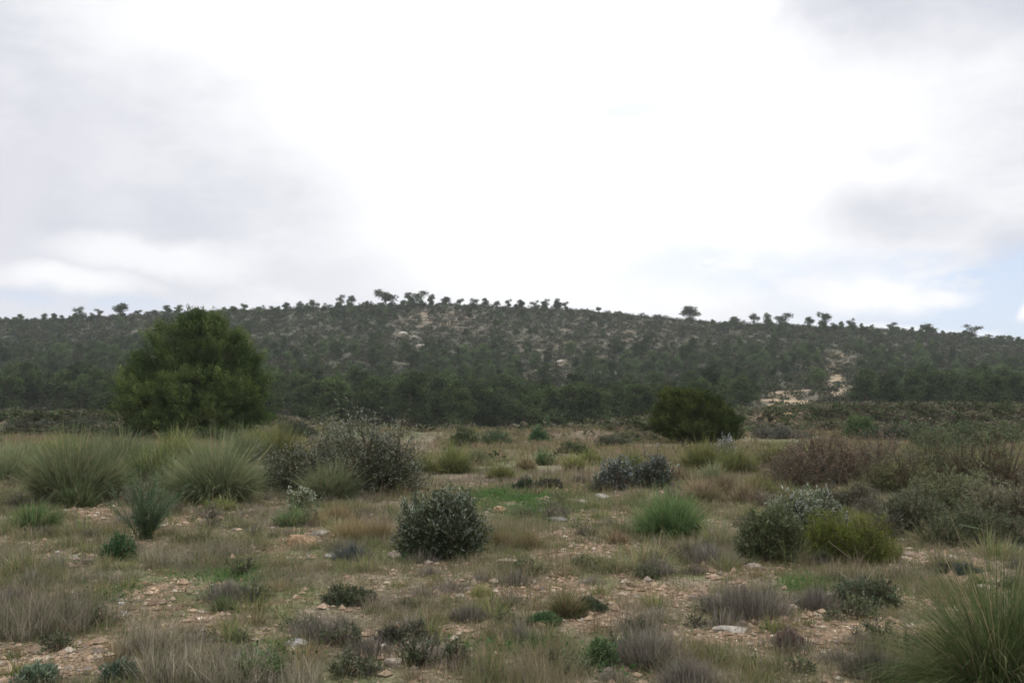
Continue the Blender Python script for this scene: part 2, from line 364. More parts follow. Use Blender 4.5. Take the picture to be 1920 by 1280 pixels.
def cushion(w, h, n, cols, rng=R, bw=.004, leafy=0):
    """low twiggy cushion (thyme, heath)"""
    mb = MB(); az = rng.uniform(0, 2 * PI, n); k = rng.uniform(0, 1, n) ** .6
    r = k * w * .38; P = np.stack([r * np.cos(az), r * np.sin(az), h * .25 * (1 - k) * rng.uniform(0, 1, n)], 1)
    P[:, 2] += -.01
    L = h * rng.uniform(.35, 1.05, n) * (1 - .35 * k * k) * (.45 + .95 * fbm(P[:, 0] / w * 5 + h * 99, P[:, 1] / w * 5, 7, 3)); lean = k * .8 + rng.normal(0, .3, n)
    col = np.array(cols)[rng.integers(0, len(cols), n)] * (1 + rng.normal(0, .22, (n, 1)))
    blades(mb, P, az + rng.normal(0, .5, n), L, lean, rng.normal(0, .5, n), np.full(n, bw), np.clip(col, .01, .7), 2, np.clip(col * 1.1 + .01, .01, .7), rng)
    if leafy:
        D, a = hemi(leafy, rng, 0); rr = rng.uniform(.4, 1, leafy) ** .5
        Q = D * rr[:, None] * np.array([w / 2, w / 2, h * .9])
        leaves(mb, Q, nrm(D + rng.normal(0, .6, (leafy, 3))), .02, .007, jit(cols[0], leafy, .3, .08, rng), rng)
    return mb
def needles(mb, P, n, L, w, col, rng=R, outd=None):
    """needle tufts at P"""
    N = len(P); PP = np.repeat(P, n, 0); D = rng.normal(size=(N * n, 3))
    if outd is not None: D = nrm(D) + 1.0 * np.repeat(outd, n, 0)
    c = np.repeat(col, n, 0) * (1 + rng.normal(0, .15, (N * n, 1)))
    leaves(mb, PP + rng.normal(0, L * .15, PP.shape), D, L * rng.uniform(.6, 1.25, N * n), w, np.clip(c, .004, .8), rng)

# ------------------------------------------------------------------ near trees
def lobed_tree(name, x, y, label, cat, lobes, nc, nn, L, w, cin, ctip, trunk_h, tr, seed, group=None):
    """lobes: (dx, dz, rx, rz) in metres; crown of needle tufts at branch ends spread through the lobes"""
    rng = np.random.default_rng(seed); z = gz(x, y); root = empty(name, (x, y, z - .03)); tag(root, label, cat, group)
    vol = np.array([l[2] ** 2 * l[3] for l in lobes]); k = rng.choice(len(lobes), nc, p=vol / vol.sum())
    lo = np.array(lobes)[k]; D = nrm(rng.normal(size=(nc, 3))); rad = rng.uniform(0, 1, nc) ** .3
    lum = 1.03 + .6 * (fbm(D[:, 0] * 3 + k * 5.1, D[:, 2] * 3 + D[:, 1] * 2, seed, 3) - .5)
    P = np.stack([lo[:, 0], lo[:, 4] if lo.shape[1] > 4 else 0 * lo[:, 0], lo[:, 1]], 1) + D * (rad * lum)[:, None] * np.stack([lo[:, 2], lo[:, 2] * .9, lo[:, 3]], 1)
    ok = P[:, 2] > .12; P = P[ok]; D = D[ok]; rad = rad[ok]
    kk = 14; P = np.repeat(P, kk, 0) + rng.normal(0, L * 1.05, (len(P) * kk, 3)) * np.array([1, 1, .6]); D = np.repeat(D, kk, 0); rad = np.repeat(rad, kk); nc = len(P)
    cen = np.array([0, 0, P[:, 2].mean()]); od = nrm(P - cen) * .6 + np.array([0, 0, .55])
    # sprays : each tuft is a small shoot of 3 sub tufts going out/up
    sh = L * 1.1
    Ps = np.concatenate([P + od * sh * f for f in (0, .8, 1.6)])
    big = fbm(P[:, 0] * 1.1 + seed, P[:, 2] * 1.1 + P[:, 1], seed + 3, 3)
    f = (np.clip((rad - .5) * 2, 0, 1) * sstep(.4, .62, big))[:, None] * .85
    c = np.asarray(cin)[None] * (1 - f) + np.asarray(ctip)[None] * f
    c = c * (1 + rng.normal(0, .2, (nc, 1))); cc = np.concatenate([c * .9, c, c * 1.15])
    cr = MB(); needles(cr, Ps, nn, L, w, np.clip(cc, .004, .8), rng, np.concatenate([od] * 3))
    tk = MB(); H = max(l[1] + l[3] * .5 for l in lobes)
    tubes(tk, np.array([[[0, 0, -.1], [.05, .02, trunk_h], [.0, .05, H * .55], [.05, 0, H * .9]]]), tr, tr * .15, (.12, .09, .07), 9)
    j = rng.choice(nc, min(120, nc), False); hz = np.clip(P[j, 2] * .55, .15, H * .85)
    s0 = np.stack([0 * hz, 0 * hz, hz], 1); mid = s0 * .45 + P[j] * .55 + rng.normal(0, .1, (len(j), 3)); mid[:, 2] -= .05
    tubes(tk, np.stack([s0, mid, P[j]], 1), tr * .28, tr * .05, (.11, .085, .065), 5)
    tk.build('trunk', M_bark, root); cr.build('crown', M_needle, root)
    return root
def loc_d(px, d): return (px - 960) / F * d, d
# big pine on the left: column 365, distance 52
d = 50.0; px2m = d / F
def Lb(cx, cy, rx, ry, dy=0): return ((cx - 365) * px2m, (815 - cy) * px2m, rx * px2m, ry * px2m, dy)
x, y = loc_d(365, d)
zg = gz(x, y)
lob = [Lb(368, 628, 42, 48), Lb(370, 600, 24, 26), Lb(401, 655, 59, 54, .3), Lb(325, 660, 50, 52, -.3), Lb(438, 720, 48, 58, .2), Lb(262, 690, 34, 36), Lb(290, 730, 62, 46, -.4), Lb(430, 700, 46, 62, -.2), Lb(360, 735, 95, 55, -.6),
       Lb(455, 750, 38, 46), Lb(250, 745, 24, 36), Lb(350, 780, 105, 34), Lb(470, 775, 30, 22)]
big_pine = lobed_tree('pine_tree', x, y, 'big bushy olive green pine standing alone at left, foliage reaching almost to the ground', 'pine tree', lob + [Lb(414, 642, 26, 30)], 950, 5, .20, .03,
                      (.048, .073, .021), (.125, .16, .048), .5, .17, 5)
d = 46.0; px2m = d / F
def Lc(cx, cy, rx, ry, dy=0): return ((cx - 1300) * px2m, (828 - cy) * px2m, rx * px2m, ry * px2m, dy)
x, y = loc_d(1300, d)
lob = [Lc(1275, 768, 42, 38), Lc(1262, 795, 38, 32), Lc(1310, 785, 48, 42, .2), Lc(1345, 795, 34, 34), Lc(1370, 812, 20, 16), Lc(1300, 803, 62, 20, -.2)]
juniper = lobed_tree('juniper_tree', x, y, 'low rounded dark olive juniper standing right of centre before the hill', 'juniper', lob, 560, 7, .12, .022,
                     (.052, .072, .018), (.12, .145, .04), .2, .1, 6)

# ------------------------------------------------------------------ far pines
def far_pine(seed, open_=False):
    rng = np.random.default_rng(seed); cr = MB(); tk = MB()
    H = 1.0  # unit height, scaled per copy
    if open_:
        nl = rng.integers(8, 13); cz = rng.uniform(.22, .84, nl); q = .30 * np.sqrt(np.clip(1 - ((cz - .6) / .34) ** 2, .1, 1)) * rng.uniform(.2, 1, nl); a = rng.uniform(0, 2 * PI, nl); cx = q * np.cos(a); cy = q * np.sin(a); r = rng.uniform(.10, .17, nl); cx[0] = rng.normal(0, .04); cy[0] = 0; cz[0] = .6; r[0] = .2
    else:
        nl = 9; cz = np.linspace(.25, .88, nl) + rng.normal(0, .03, nl); a = rng.uniform(0, 2 * PI, nl); q = .24 * (1 - (cz - .25) * .9) * rng.uniform(.4, 1.1, nl)
        cx = q * np.cos(a); cy = q * np.sin(a); r = rng.uniform(.14, .24, nl) * (1.15 - cz * .4)
    P = []
    for i in range(nl):
        n = int(900 * r[i] ** 2 * (14 if not open_ else 9) / 3) + 14; D = nrm(rng.normal(size=(n, 3))); rr = rng.uniform(0, 1, n) ** .45
        P.append(np.array([cx[i], cy[i], cz[i]]) + D * rr[:, None] * np.array([r[i], r[i], r[i] * (1.0 if open_ else .8)]))
    P = np.concatenate(P); P = P[P[:, 2] > .06]; n = len(P)
    big = fbm(P[:, 0] * 5 + seed, P[:, 2] * 5 + P[:, 1] * 3, seed, 2)
    col = np.array([.060, .084, .032]) * (.45 + 1.15 * big[:, None]) * (1 + rng.normal(0, .2, (n, 1)))
    D = nrm(rng.normal(size=(n, 3)) + np.array([0, 0, .5]))
    for k in range(2):
        leaves(cr, P + rng.normal(0, .012, (n, 3)), D + rng.normal(0, .7, (n, 3)), rng.uniform(.045, .09, n), .028, np.clip(col, .004, .5), rng)
    tubes(tk, np.array([[[0, 0, -.05], [rng.normal(0, .02), 0, .35], [rng.normal(0, .04), rng.normal(0, .03), .85]]]), .022, .008, (.10, .08, .065), 5)
    i = np.arange(nl); s0 = np.stack([0 * cx, 0 * cx, cz * .72], 1); e = np.stack([cx, cy, cz], 1)
    tubes(tk, np.stack([s0, s0 * .5 + e * .5 - np.array([0, 0, .01]), e], 1), .012, .005, (.10, .08, .065), 4)
    return tk, cr
protos = {}
for kind, seeds in (('bushy', (11, 12, 13, 14, 15)), ('open', (21, 22, 23, 24, 25, 26))):
    protos[kind] = []
    for s_ in seeds:
        tk, cr = far_pine(s_, kind == 'open'); protos[kind].append((tk.mesh('trunk', M_bark), cr.mesh('crown', M_far), tk, cr))
def put_pine(kind, i, x, y, H, W, label, group, rz):
    z = gz(x, y); tkm, crm = protos[kind][i][:2]
    root = empty('pine_tree', (x, y, z - .1), rz); tag(root, label, 'pine tree', group)
    for nm, me in (('trunk', tkm), ('crown', crm)):
        o = bpy.data.objects.new(nm, me); C.objects.link(o); o.parent = root
    root.scale = (W / .62, W / .62, H); return root
RT = [(8, 590, 18), (35, 583, 20), (78, 583, 20), (97, 585, 16), (145, 572, 27), (182, 577, 19), (222, 565, 34), (257, 574, 20), (285, 577, 24), (310, 570, 24), (333, 570, 18), (418, 570, 16), (436, 572, 14), (456, 564, 18), (487, 570, 20), (510, 570, 20),
      (535, 564, 24), (558, 561, 24), (585, 558, 24), (612, 563, 20), (638, 550, 18), (657, 550, 22), (685, 560, 16), (720, 538, 42), (765, 545, 24), (787, 543, 32), (808, 546, 18), (835, 553, 24), (862, 555, 18), (888, 553, 27), (910, 557, 18), (931, 559, 18),
      (953, 557, 18), (975, 560, 24), (1003, 560, 22), (1024, 557, 18), (1045, 557, 20), (1061, 558, 15), (1123, 573, 12), (1163, 582, 14), (1237, 588, 22), (1296, 570, 42), (1380, 588, 26), (1415, 583, 24), (1440, 580, 28), (1472, 585, 36), (1520, 588, 28), (1548, 580, 32),
      (1580, 600, 14), (1598, 595, 20), (1675, 603, 20), (1742, 603, 44), (1785, 618, 16), (1802, 618, 18), (1825, 606, 34), (1856, 622, 15), (1874, 627, 14), (1896, 624, 22), (1913, 628, 16)]
WHERE = [(0, 210, 'at the far left end of the ridge'), (210, 345, 'just left of the big near pine'), (345, 700, 'between the big near pine and the summit'), (700, 870, 'in the summit clump'),
         (870, 1075, 'in the sparse row right of the summit'), (1075, 1260, 'on the open slope right of the row'), (1260, 1340, 'alone above the dip'), (1340, 1500, 'in the cluster right of the dip'),
         (1500, 1640, 'in the pair further right'), (1640, 1770, 'on the right shoulder'), (1770, 1921, 'at the far right end of the ridge')]
special = {222: 'spreading airy pine rising above its neighbours at the left of the skyline', 720: 'tallest round headed pine at the summit of the hill', 787: 'broad dark pine just right of the summit pine on the skyline',
           1296: 'broad lone pine on the skyline above the small round juniper', 1123: 'tiny round pine alone on the bare crest right of the summit', 1742: 'wide airy pine standing apart on the right shoulder of the skyline',
           1825: 'dense dark pine near the right end of the skyline', 1548: 'leaning spreading pine, tallest of the right hand skyline clump', 145: 'compact pointed pine at the left of the skyline',
           1675: 'small thin pine alone on the right skyline, sky showing through it', 1237: 'low bushy pine on the crest where the slope dips', 1163: 'small stubby pine by itself on the descending crest', 1472: 'wide low pine closing the skyline cluster above the dip on its right'}
for i, (px, top, wpx) in enumerate(RT):
    dd = 376 + R.uniform(-4, 3); x = (px - 960) / F * dd; z = gz(x, dd)
    top = top + (0 if px in special else R.uniform(0, 4)); ztop = CAMZ + (HZ - top) / F * dd; W = wpx / F * dd * (1.05 if px in special else .9); H = max(ztop - z, W * R.uniform(.85, 1.15), 1.8)
    for dd in np.arange(dd, 408, 1.0):
        x = (px - 960) / F * dd; ztop = CAMZ + (HZ - top) / F * dd
        if ztop - gz(x, dd) + .1 >= H: break
    H = ztop - gz(x, dd) + .1
    lab = special.get(px) or [w for a, b, w in WHERE if a <= px < b][0]
    if px not in special: lab = ['small open crowned', 'slim thin crowned', 'bushy flat topped'][i % 3] + ' pine on the skyline ' + lab
    put_pine('open' if (px > 400 and px < 700) or i % 3 or wpx > 30 else 'bushy', i % 5, x, dd, H, W, lab, 'pines along the ridge', R.uniform(0, 6.28))
n_ridge = len(RT)

# hillside trees: sample positions, dense at the foot, sparse on brown ground
def scatter_hill(n, rng, d0=D0 + 4, d1=D1 - 6):
    out = []
    while len(out) < n:
        y = rng.uniform(d0, d1, 4000); u = rng.uniform(-160, 2080, 4000); k = rng.uniform(0, 1, 4000) < y / d1
        y = y[k]; u = u[k]; x = (u - 960) / F * y; out += list(zip(x, y, u))
    o = np.array(out); rng.shuffle(o); return o
rng = np.random.default_rng(99)
cand = scatter_hill(9800, rng, 112); cand = cand[(cand[:, 1] > D0 + 3) | ((cand[:, 2] > 480) & (cand[:, 2] < 1260) & (cand[:, 1] > 110 + 34 * fbm(cand[:, 2] * .03, cand[:, 1] * .05, 4)))]; b = hill_bare(cand[:, 0], cand[:, 1]); cl = fbm(cand[:, 0] * .03, cand[:, 1] * .03, 71, 3)
_, vrow = to_px(cand[:, 0], cand[:, 1], terrain(cand[:, 0], cand[:, 1]))
foot = np.exp(-(np.maximum(cand[:, 1] - D0, 0) / 45) ** 2)
prob = np.where((cand[:, 2] > 1395) & (cand[:, 2] < 1535) & (cand[:, 1] < 172), 0, 1) * np.where((cand[:, 2] > 1540) & (cand[:, 2] < 1605) & (cand[:, 1] < 250), .05, 1) * np.clip((.16 + 1.2 * foot + .75 * sstep(.45, .65, cl)) * (1 - 1.4 * np.clip(b, 0, 1) ** .8), 0, 1) * np.where(cand[:, 1] > 300, .45, 1)
cand = cand[rng.uniform(0, 1, len(cand)) < prob]
# thin by spacing
keep = []; cells = {}
for (x, y, u) in cand:
    r = 4.0 if y < 200 else 4.6
    c0 = (int(x // r), int(y // r))
    if any((c0[0] + i, c0[1] + j) in cells for i in (0, 1) for j in (0,)): continue
    cells[c0] = 1; keep.append((x, y, u))
front = sorted([k for k in keep if -20 < k[2] < 1940], key=lambda k: k[1])
n_ind = 296 - n_ridge - 1
ind = front[:n_ind]; inds = set((k[0], k[1]) for k in ind)
rest = [k for k in keep if (k[0], k[1]) not in inds]
for i, (x, y, u) in enumerate(ind):
    H = rng.uniform(3.8, 6.8) * (.8 if u > 1350 else 1); W = H * rng.uniform(.62, .85)
    wh = ('left of the big near pine' if u < 240 else 'behind the big near pine' if u < 500 else 'behind the large silvery shrub' if u < 790 else 'left of the pale gully' if u < 1000 else
          'between gully and juniper' if u < 1220 else 'behind the round juniper' if u < 1400 else 'above the ochre slope' if u < 1560 else 'above the right hand terrace')
    put_pine('bushy', i % 5, x, y, H, W, 'bushy green pine at the foot of the hill, ' + wh, 'pines at the foot of the hill', rng.uniform(0, 6.28))
def rotz(a, sx, sz): c, s = math.cos(a), math.sin(a); return np.array([[c * sx, -s * sx, 0], [s * sx, c * sx, 0], [0, 0, sz]])
wood = MB()
for k_ in range(120):
    u = rng.choice([rng.uniform(-150, 880), rng.uniform(560, 1070), rng.uniform(1350, 1640), rng.uniform(1700, 2050)], p=[.5, .15, .2, .15]); y = rng.uniform(352, 379)
    rest.append(((u - 960) / F * y, y, -u))
for i, (x, y, u) in enumerate(rest):
    H = rng.uniform(2.8, 4.8) if u >= 0 and y < 300 else rng.uniform(1.6, 3.4); W = H * rng.uniform(.62, .9) * (1 if u >= 0 else 1.3); k = 'bushy' if rng.uniform() < .75 else 'open'; tk, cr = protos[k][i % 5][2:]
    M = rotz(rng.uniform(0, 6.28), W / .62, H); zz = gz(x, y) - .1; tn = rng.uniform(.6, 1.55)
    wood.merge(cr, M, (x, y, zz), np.array([1, 1, rng.uniform(.9, 1.2)]) * tn); wood.merge(tk, M, (x, y, zz))
print('rest trees', len(rest), 'ind', len(ind), 'verts', wood.n)
tag(wood.build('pine_woodland', M_far), kind='stuff')
# maquis
def tiny_bush(seed):
    rng = np.random.default_rng(seed); D, a = hemi(46, rng, -.1); mb = MB(); P = D * (rng.uniform(0, 1, 46) ** .4)[:, None] * np.array([.5, .5, .85])
    leaves(mb, P, nrm(D + rng.normal(0, .6, (46, 3))), rng.uniform(.22, .4, 46), .17, jit((1, 1, 1), 46, .25, .05, rng), rng); return mb
tb = [tiny_bush(300 + i) for i in range(6)]
scrub = MB(); cand = scatter_hill(29000, rng, D0 - 10, D1 + 1); b = hill_bare(cand[:, 0], cand[:, 1]); n2 = fbm(cand[:, 0] * .06, cand[:, 1] * .06, 73, 3)
b = b + 1.2 * ((cand[:, 2] > 1548) & (cand[:, 2] < 1598) & (cand[:, 1] > 168) & (cand[:, 1] < 245)) + 1.15 * ((cand[:, 2] > 1405) & (cand[:, 2] < 1528) & (cand[:, 1] < 168)); cand = cand[rng.uniform(0, 1, len(cand)) < np.clip(1.05 - .42 * b + (n2 - .5), .05, 1)]
zz = terrain(cand[:, 0], cand[:, 1]); pal = np.array([[.047, .062, .032], [.060, .070, .033], [.070, .068, .040], [.043, .058, .036], [.085, .075, .052]])
for i, (x, y, u) in enumerate(cand):
    s = rng.uniform(.8, 2.1) * (1.0 if y > 200 else .8)
    scrub.merge(tb[i % 6], rotz(rng.uniform(0, 6.28), s, s * rng.uniform(.5, .85)), (x, y, zz[i] - .05), pal[rng.integers(0, 5)] * rng.uniform(.6, 1.45))
tag(scrub.build('hillside_scrub', M_far), kind='stuff')
print('scrub', scrub.n)
# pale outcrop boulders on the hill
def rock_mb(seed, sx, sy, sz, col, n=2):
    import bmesh
    bm = bmesh.new(); bmesh.ops.create_icosphere(bm, subdivisions=n, radius=1); rng = np.random.default_rng(seed)
    V = np.array([v.co[:] for v in bm.verts]); T = np.array([[v.index for v in f.verts] for f in bm.faces]); bm.free()
    pl = nrm(rng.normal(size=(9, 3))); dd = rng.uniform(.6, .85, 9)
    for p, q in zip(pl, dd):
        e = V @ p - q; V = V - np.clip(e, 0, None)[:, None] * p
    V = V * (1 + .08 * rng.normal(size=(len(V), 1)) * (n > 1) * .5) * np.array([sx, sy, sz])
    mb = MB(); mb.add(V, None, T, np.asarray(col) * (1 + .1 * rng.normal(size=(len(V), 1)))); return mb
for i, (px, py, wpx) in enumerate([(755, 628, 22), (778, 634, 16), (790, 652, 24), (800, 658, 14), (820, 664, 16), (285, 620, 16), (1052, 680, 20), (1050, 688, 14), (988, 712, 12), (990, 730, 12)]):
    x, y = at(px, py); s = wpx / F * y / 2
    o = rock_mb(400 + i, s, s * .7, s * .5, (.36, .33, .28)).build('boulder', M_rock, loc=(x, y, gz(x, y) + s * .15))
    wh = 'below the summit' if 700 < px < 840 else 'left of the big near pine top' if px < 400 else 'in the pale gully'
    tag(o, ['large', 'small', 'flat', 'broken', 'low'][i % 5] + ' pale grey boulder showing on the hillside ' + wh, 'boulder', 'pale boulders on the hillside')

# ------------------------------------------------------------------ foreground plants
GREY_G = [(.135, .16, .075), (.115, .145, .07), (.16, .175, .095)]
YEL_G = [(.16, .18, .055), (.19, .19, .065), (.13, .155, .05)]
VIV_G = [(.09, .15, .055), (.11, .17, .06), (.08, .12, .045)]
DRK_G = [(.055, .08, .03), (.075, .10, .035), (.09, .12, .05)]
BRN_G = [(.17, .13, .07), (.14, .12, .06), (.21, .16, .085)]
def px_size(px, py, wpx, hpx):
    x, y = at(px, py); return x, y, wpx / F * y, hpx / F * y
def put_tussock(px, py, wpx, hpx, n, cols, label, cat='grass tussock', group='large grass tussocks', name='grass_tussock', **k):
    x, y, w, h = px_size(px, py, wpx, hpx); k.setdefault('bw', max(.007, .0011 * y * .75))
    root = empty(name, (x, y, gz(x, y))); tag(root, label, cat, group)
    tussock(w, h, n, cols, dry=k.pop('dry', .1), **k).build('green_blades', M_grass, root)
    tussock(w * .95, h * .42, n // 3, [(.22, .18, .11), (.14, .12, .08)], dry=.5, bw=k['bw'], up=2.0).build('dead_thatch', M_grass, root)
    return root
put_tussock(150, 936, 190, 146, 3200, GREY_G + DRK_G[2:], 'largest grey green grass tussock, left of the feathery plant')
put_tussock(412, 938, 165, 140, 3200, GREY_G, 'grey green arching tussock left of the large silvery shrub', dry=.08)
put_tussock(515, 865, 110, 80, 1500, YEL_G, 'yellowish tussock behind the large silvery shrub, right of the big pine base')
put_tussock(15, 905, 110, 95, 1500, GREY_G, 'grey green tussock cut by the left edge of the view')
put_tussock(290, 905, 130, 90, 1800, DRK_G + YEL_G[:1], 'darker tussock between the two biggest grey green tussocks')
put_tussock(230, 880, 110, 85, 1300, GREY_G, 'tussock behind the largest one, its tips against the big pine', )
put_tussock(350, 868, 110, 75, 1300, YEL_G, 'low olive tussock directly below the big pine')
put_tussock(455, 870, 100, 82, 1300, GREY_G, 'grey tussock behind the arching tussock, below the right of the big pine')
put_tussock(620, 936, 92, 92, 1500, GREY_G, 'narrow grey green tussock in front of the large silvery shrub')
put_tussock(850, 885, 66, 68, 1000, YEL_G + GREY_G[:1], 'upright green tussock right of the large silvery shrub')
put_tussock(797, 888, 40, 56, 600, YEL_G, 'thin yellow green tussock touching the right edge of the large silvery shrub')
put_tussock(1075, 882, 46, 42, 600, YEL_G, 'small yellow green tussock left of the blue grey shrub')
put_tussock(1022, 872, 34, 40, 400, VIV_G, 'little fresh green tussock in the middle of the far field')
put_tussock(1250, 1004, 128, 98, 2600, VIV_G, 'vivid green tussock right of centre, below the blue grey shrub', dry=.04)
put_tussock(66, 994, 86, 62, 1500, VIV_G + DRK_G, 'round green tussock near the left edge, below the largest tussock', dry=.06)
put_tussock(150, 950, 70, 60, 900, DRK_G, 'small dark tussock at the foot of the largest tussock')
put_tussock(1325, 880, 90, 66, 1100, YEL_G, 'leftmost of the three yellow green tussocks right of the juniper')
put_tussock(1390, 890, 80, 64, 1100, YEL_G + GREY_G[:1], 'middle of the three yellow green tussocks right of the juniper')
put_tussock(1450, 875, 80, 60, 1000, YEL_G, 'rightmost of the three yellow green tussocks, touching the reddish brown bush')
put_tussock(1065, 1155, 76, 60, 1300, BRN_G + DRK_G[1:], 'brownish green tussock alone on gravel in the centre foreground', bw=.006)
put_tussock(1905, 1330, 310, 325, 7000, [(.055, .078, .026), (.072, .10, .034), (.10, .12, .048)], 'huge dark green tussock cut by the lower right corner', dry=.08, bw=.0055, droop=1.9, up=1.5)
put_tussock(412, 1145, 62, 42, 700, DRK_G, 'small dark tuft beside the left gravel streak', bw=.005)
put_tussock(410, 955, 60, 34, 500, YEL_G, 'short olive tuft at the foot of the arching tussock')
put_tussock(550, 985, 70, 50, 800, GREY_G + VIV_G, 'low green tuft below the small pale shrub')
put_tussock(900, 1118, 40, 36, 450, YEL_G, 'small olive tuft in gravel right below the dark round shrub', bw=.005)
put_tussock(1160, 1020, 50, 32, 600, [(.16, .10, .06), (.13, .08, .05)], 'low reddish brown tuft left of the vivid green tussock', dry=.3)
for i, (px, py, w, h) in enumerate([(660, 1010, 90, 62), (715, 1012, 84, 56), (640, 975, 70, 40), (600, 985, 60, 36), (935, 1025, 64, 46), (985, 1028, 76, 44)]):
    put_tussock(px, py, w, h, 900, [(.21, .16, .075), (.17, .135, .06), (.24, .18, .09)], ['largest golden brown tuft', 'second golden brown tuft', 'upper golden brown tuft', 'small leftmost golden brown tuft', 'golden brown tuft', 'wider russet tuft'][i] +
                (' left of the dark round shrub' if px < 740 else ' just right of the dark round shrub'), group='golden brown tufts', dry=.4, bw=.006)
for i, (px, py, w, h) in enumerate([(1320, 940, 80, 54), (1400, 945, 80, 50), (1270, 905, 60, 34), (1350, 925, 60, 44)]):
    put_tussock(px, py, w, h, 900, [(.20, .15, .10), (.17, .13, .085)], ['russet tuft behind the vivid green tussock', 'russet tuft left of the tall grey green shrub', 'short russet tuft right of the blue grey shrub', 'pale brown tuft between two russet ones'][i],
                group='russet tufts', dry=.4)

for i_, (px, py, w, h, c) in enumerate([(85, 900, 80, 74, GREY_G), (205, 925, 70, 70, GREY_G), (330, 925, 70, 76, GREY_G), (255, 862, 90, 60, GREY_G), (110, 862, 100, 60, YEL_G), (40, 868, 90, 56, GREY_G), (470, 925, 60, 60, GREY_G), (480, 852, 90, 56, YEL_G), (185, 858, 80, 58, GREY_G),
    (1180, 880, 60, 40, YEL_G), (1340, 905, 60, 44, GREY_G), (940, 900, 50, 34, YEL_G), (985, 880, 50, 28, BRN_G), (1110, 868, 60, 30, YEL_G), (890, 870, 50, 36, GREY_G), (1420, 925, 60, 46, YEL_G)]):
    put_tussock(px, py, w, h, 800, c, ['pale tuft left of the largest tussock', 'pale tuft filling the right foot of the largest tussock', 'pale tuft at the left foot of the arching tussock', 'pale tuft below the left side of the big pine', 'olive tuft behind the largest tussock, left half',
        'far pale tuft near the left edge', 'pale tuft between arching tussock and silvery shrub', 'olive tuft below the right side of the big pine', 'far pale tuft behind the largest tussock, right half', 'small olive tuft behind the blue grey shrubs', 'grey green tuft below the leftmost yellow green tussock',
        'little olive tuft behind the round shrub', 'short brown tuft in the open field', 'olive tuft in the open field left of the juniper', 'grey green tuft in the field right of the upright tussock', 'olive tuft left of the rusty topped bush'][i_], group='mid distance grass tufts')
SILV = (.27, .275, .215)
def put_shrub(px, py, wpx, hpx, label, nb, nl, ll, lw, inner, tip, name='leafy_shrub', cat='shrub', group=None, mat=None, off=(0, 0), **k):
    x, y, w, h = px_size(px, py, wpx, hpx); root = empty(name, (x, y, gz(x, y) - .01)); tag(root, label, cat, group)
    h = h * .86; sd_ = k.pop('seed', 0)
    tp_ = k.get('taper')
    if wpx > 75:
        fo, st = MB(), MB(); rg = np.random.default_rng(1000 + sd_); ns = 3 if tp_ else 5 if wpx > 140 else 4
        for q in range(ns):
            ox = (q - (ns - 1) / 2) / ns * w * (.5 if tp_ else .62) + rg.normal(0, w * .04); fw = rg.uniform(.6, .72) if tp_ else rg.uniform(.38, .6); fh = (rg.uniform(.62, 1.06) if not tp_ else rg.uniform(.85, 1.0)) if q != ns // 2 else 1.0
            a_, b_ = shrub(w * fw, h * fh, int(nb * 1.25 / ns), nl, ll, lw, tuple(np.array(inner) * rg.uniform(.85, 1.25)), tip, seed=sd_ * 5 + q, **k)
            oy = rg.uniform(-.25, .35) * w * .6; fo.merge(a_, None, (ox, oy, 0)); st.merge(b_, None, (ox, oy, 0))
    else: fo, st = shrub(w, h, nb, nl, ll, lw, inner, tip, seed=sd_, **k)
    st.build('stems', M_twig, root); fo.build('foliage', mat or M_leaf, root); return root, w, h
# large silvery shrub (two masses joined)
def big_silver():
    x, y = at(680, 925); root = empty('silvery_shrub', (x, y, gz(x, y) - .01)); s = y / F
    tag(root, 'large spreading silvery leaved shrub left of centre, its top against the dark woodland', 'shrub', 'silvery leaved shrubs')
    F1, S1 = MB(), MB()
    for i, (cx, w, h, nb, dy) in enumerate([(690, 185, 152, 900, 0), (625, 130, 128, 500, .5), (735, 100, 118, 380, .1), (545, 120, 90, 420, .2), (505, 70, 78, 200, .3), (590, 90, 104, 280, .6)]):
        fo, st = shrub(w * s, h * s, nb, 12, .058, .020, (.078, .092, .046), SILV, tipf=.40, lobes=3.8, seed=i + 1, spread=.2, fill=.45, low=.0)
        F1.merge(fo, None, ((cx - 680) * s, dy, 0)); S1.merge(st, None, ((cx - 680) * s, dy, 0))
    # leading shoots
    for (cx, h0) in [(622, 150), (680, 158), (700, 152), (745, 138), (770, 118), (655, 146)]:
        n = 16; tt = R.uniform(0, 1, n); P = np.stack([(cx - 680 + R.normal(0, 2, n)) * s, R.normal(0, .03, n), (h0 - 26 * tt) * s], 1)
        leaves(F1, P, nrm(R.normal(size=(n, 3)) + [0, 0, .8]), .05, .018, jit(SILV, n, .2, .04))
        tubes(S1, np.array([[[(cx - 680) * s, 0, (h0 - 50) * s], [(cx - 680) * s, 0, h0 * s]]]), .005, .002, (.12, .09, .065))
    S1.build('stems', M_twig, root); F1.build('foliage', M_leaf, root)
big_silver()
put_shrub(828, 1050, 160, 143, 'dark round shrub with pale leaf tips standing in the centre foreground', 1500, 13, .046, .015, (.055, .074, .034), (.26, .28, .22), name='round_shrub', group='silvery leaved shrubs', tipf=.27, lobes=2.6, low=.0, taper=1, spread=.14, fill=.42, seed=3, upright=.8)
put_shrub(1150, 920, 80, 72, 'left lobe of blue grey leafy shrubs right of centre', 320, 11, .06, .022, (.085, .105, .07), (.27, .30, .28), name='blue_grey_shrub', group='silvery leaved shrubs', tipf=.4, lobes=3.5, seed=4)
put_shrub(1222, 918, 96, 84, 'taller blue grey shrub right of its low neighbour, above the vivid green tussock', 380, 10, .06, .022, (.075, .095, .06), (.26, .29, .27), name='blue_grey_shrub', group='silvery leaved shrubs', tipf=.34, lobes=3.8, seed=5)
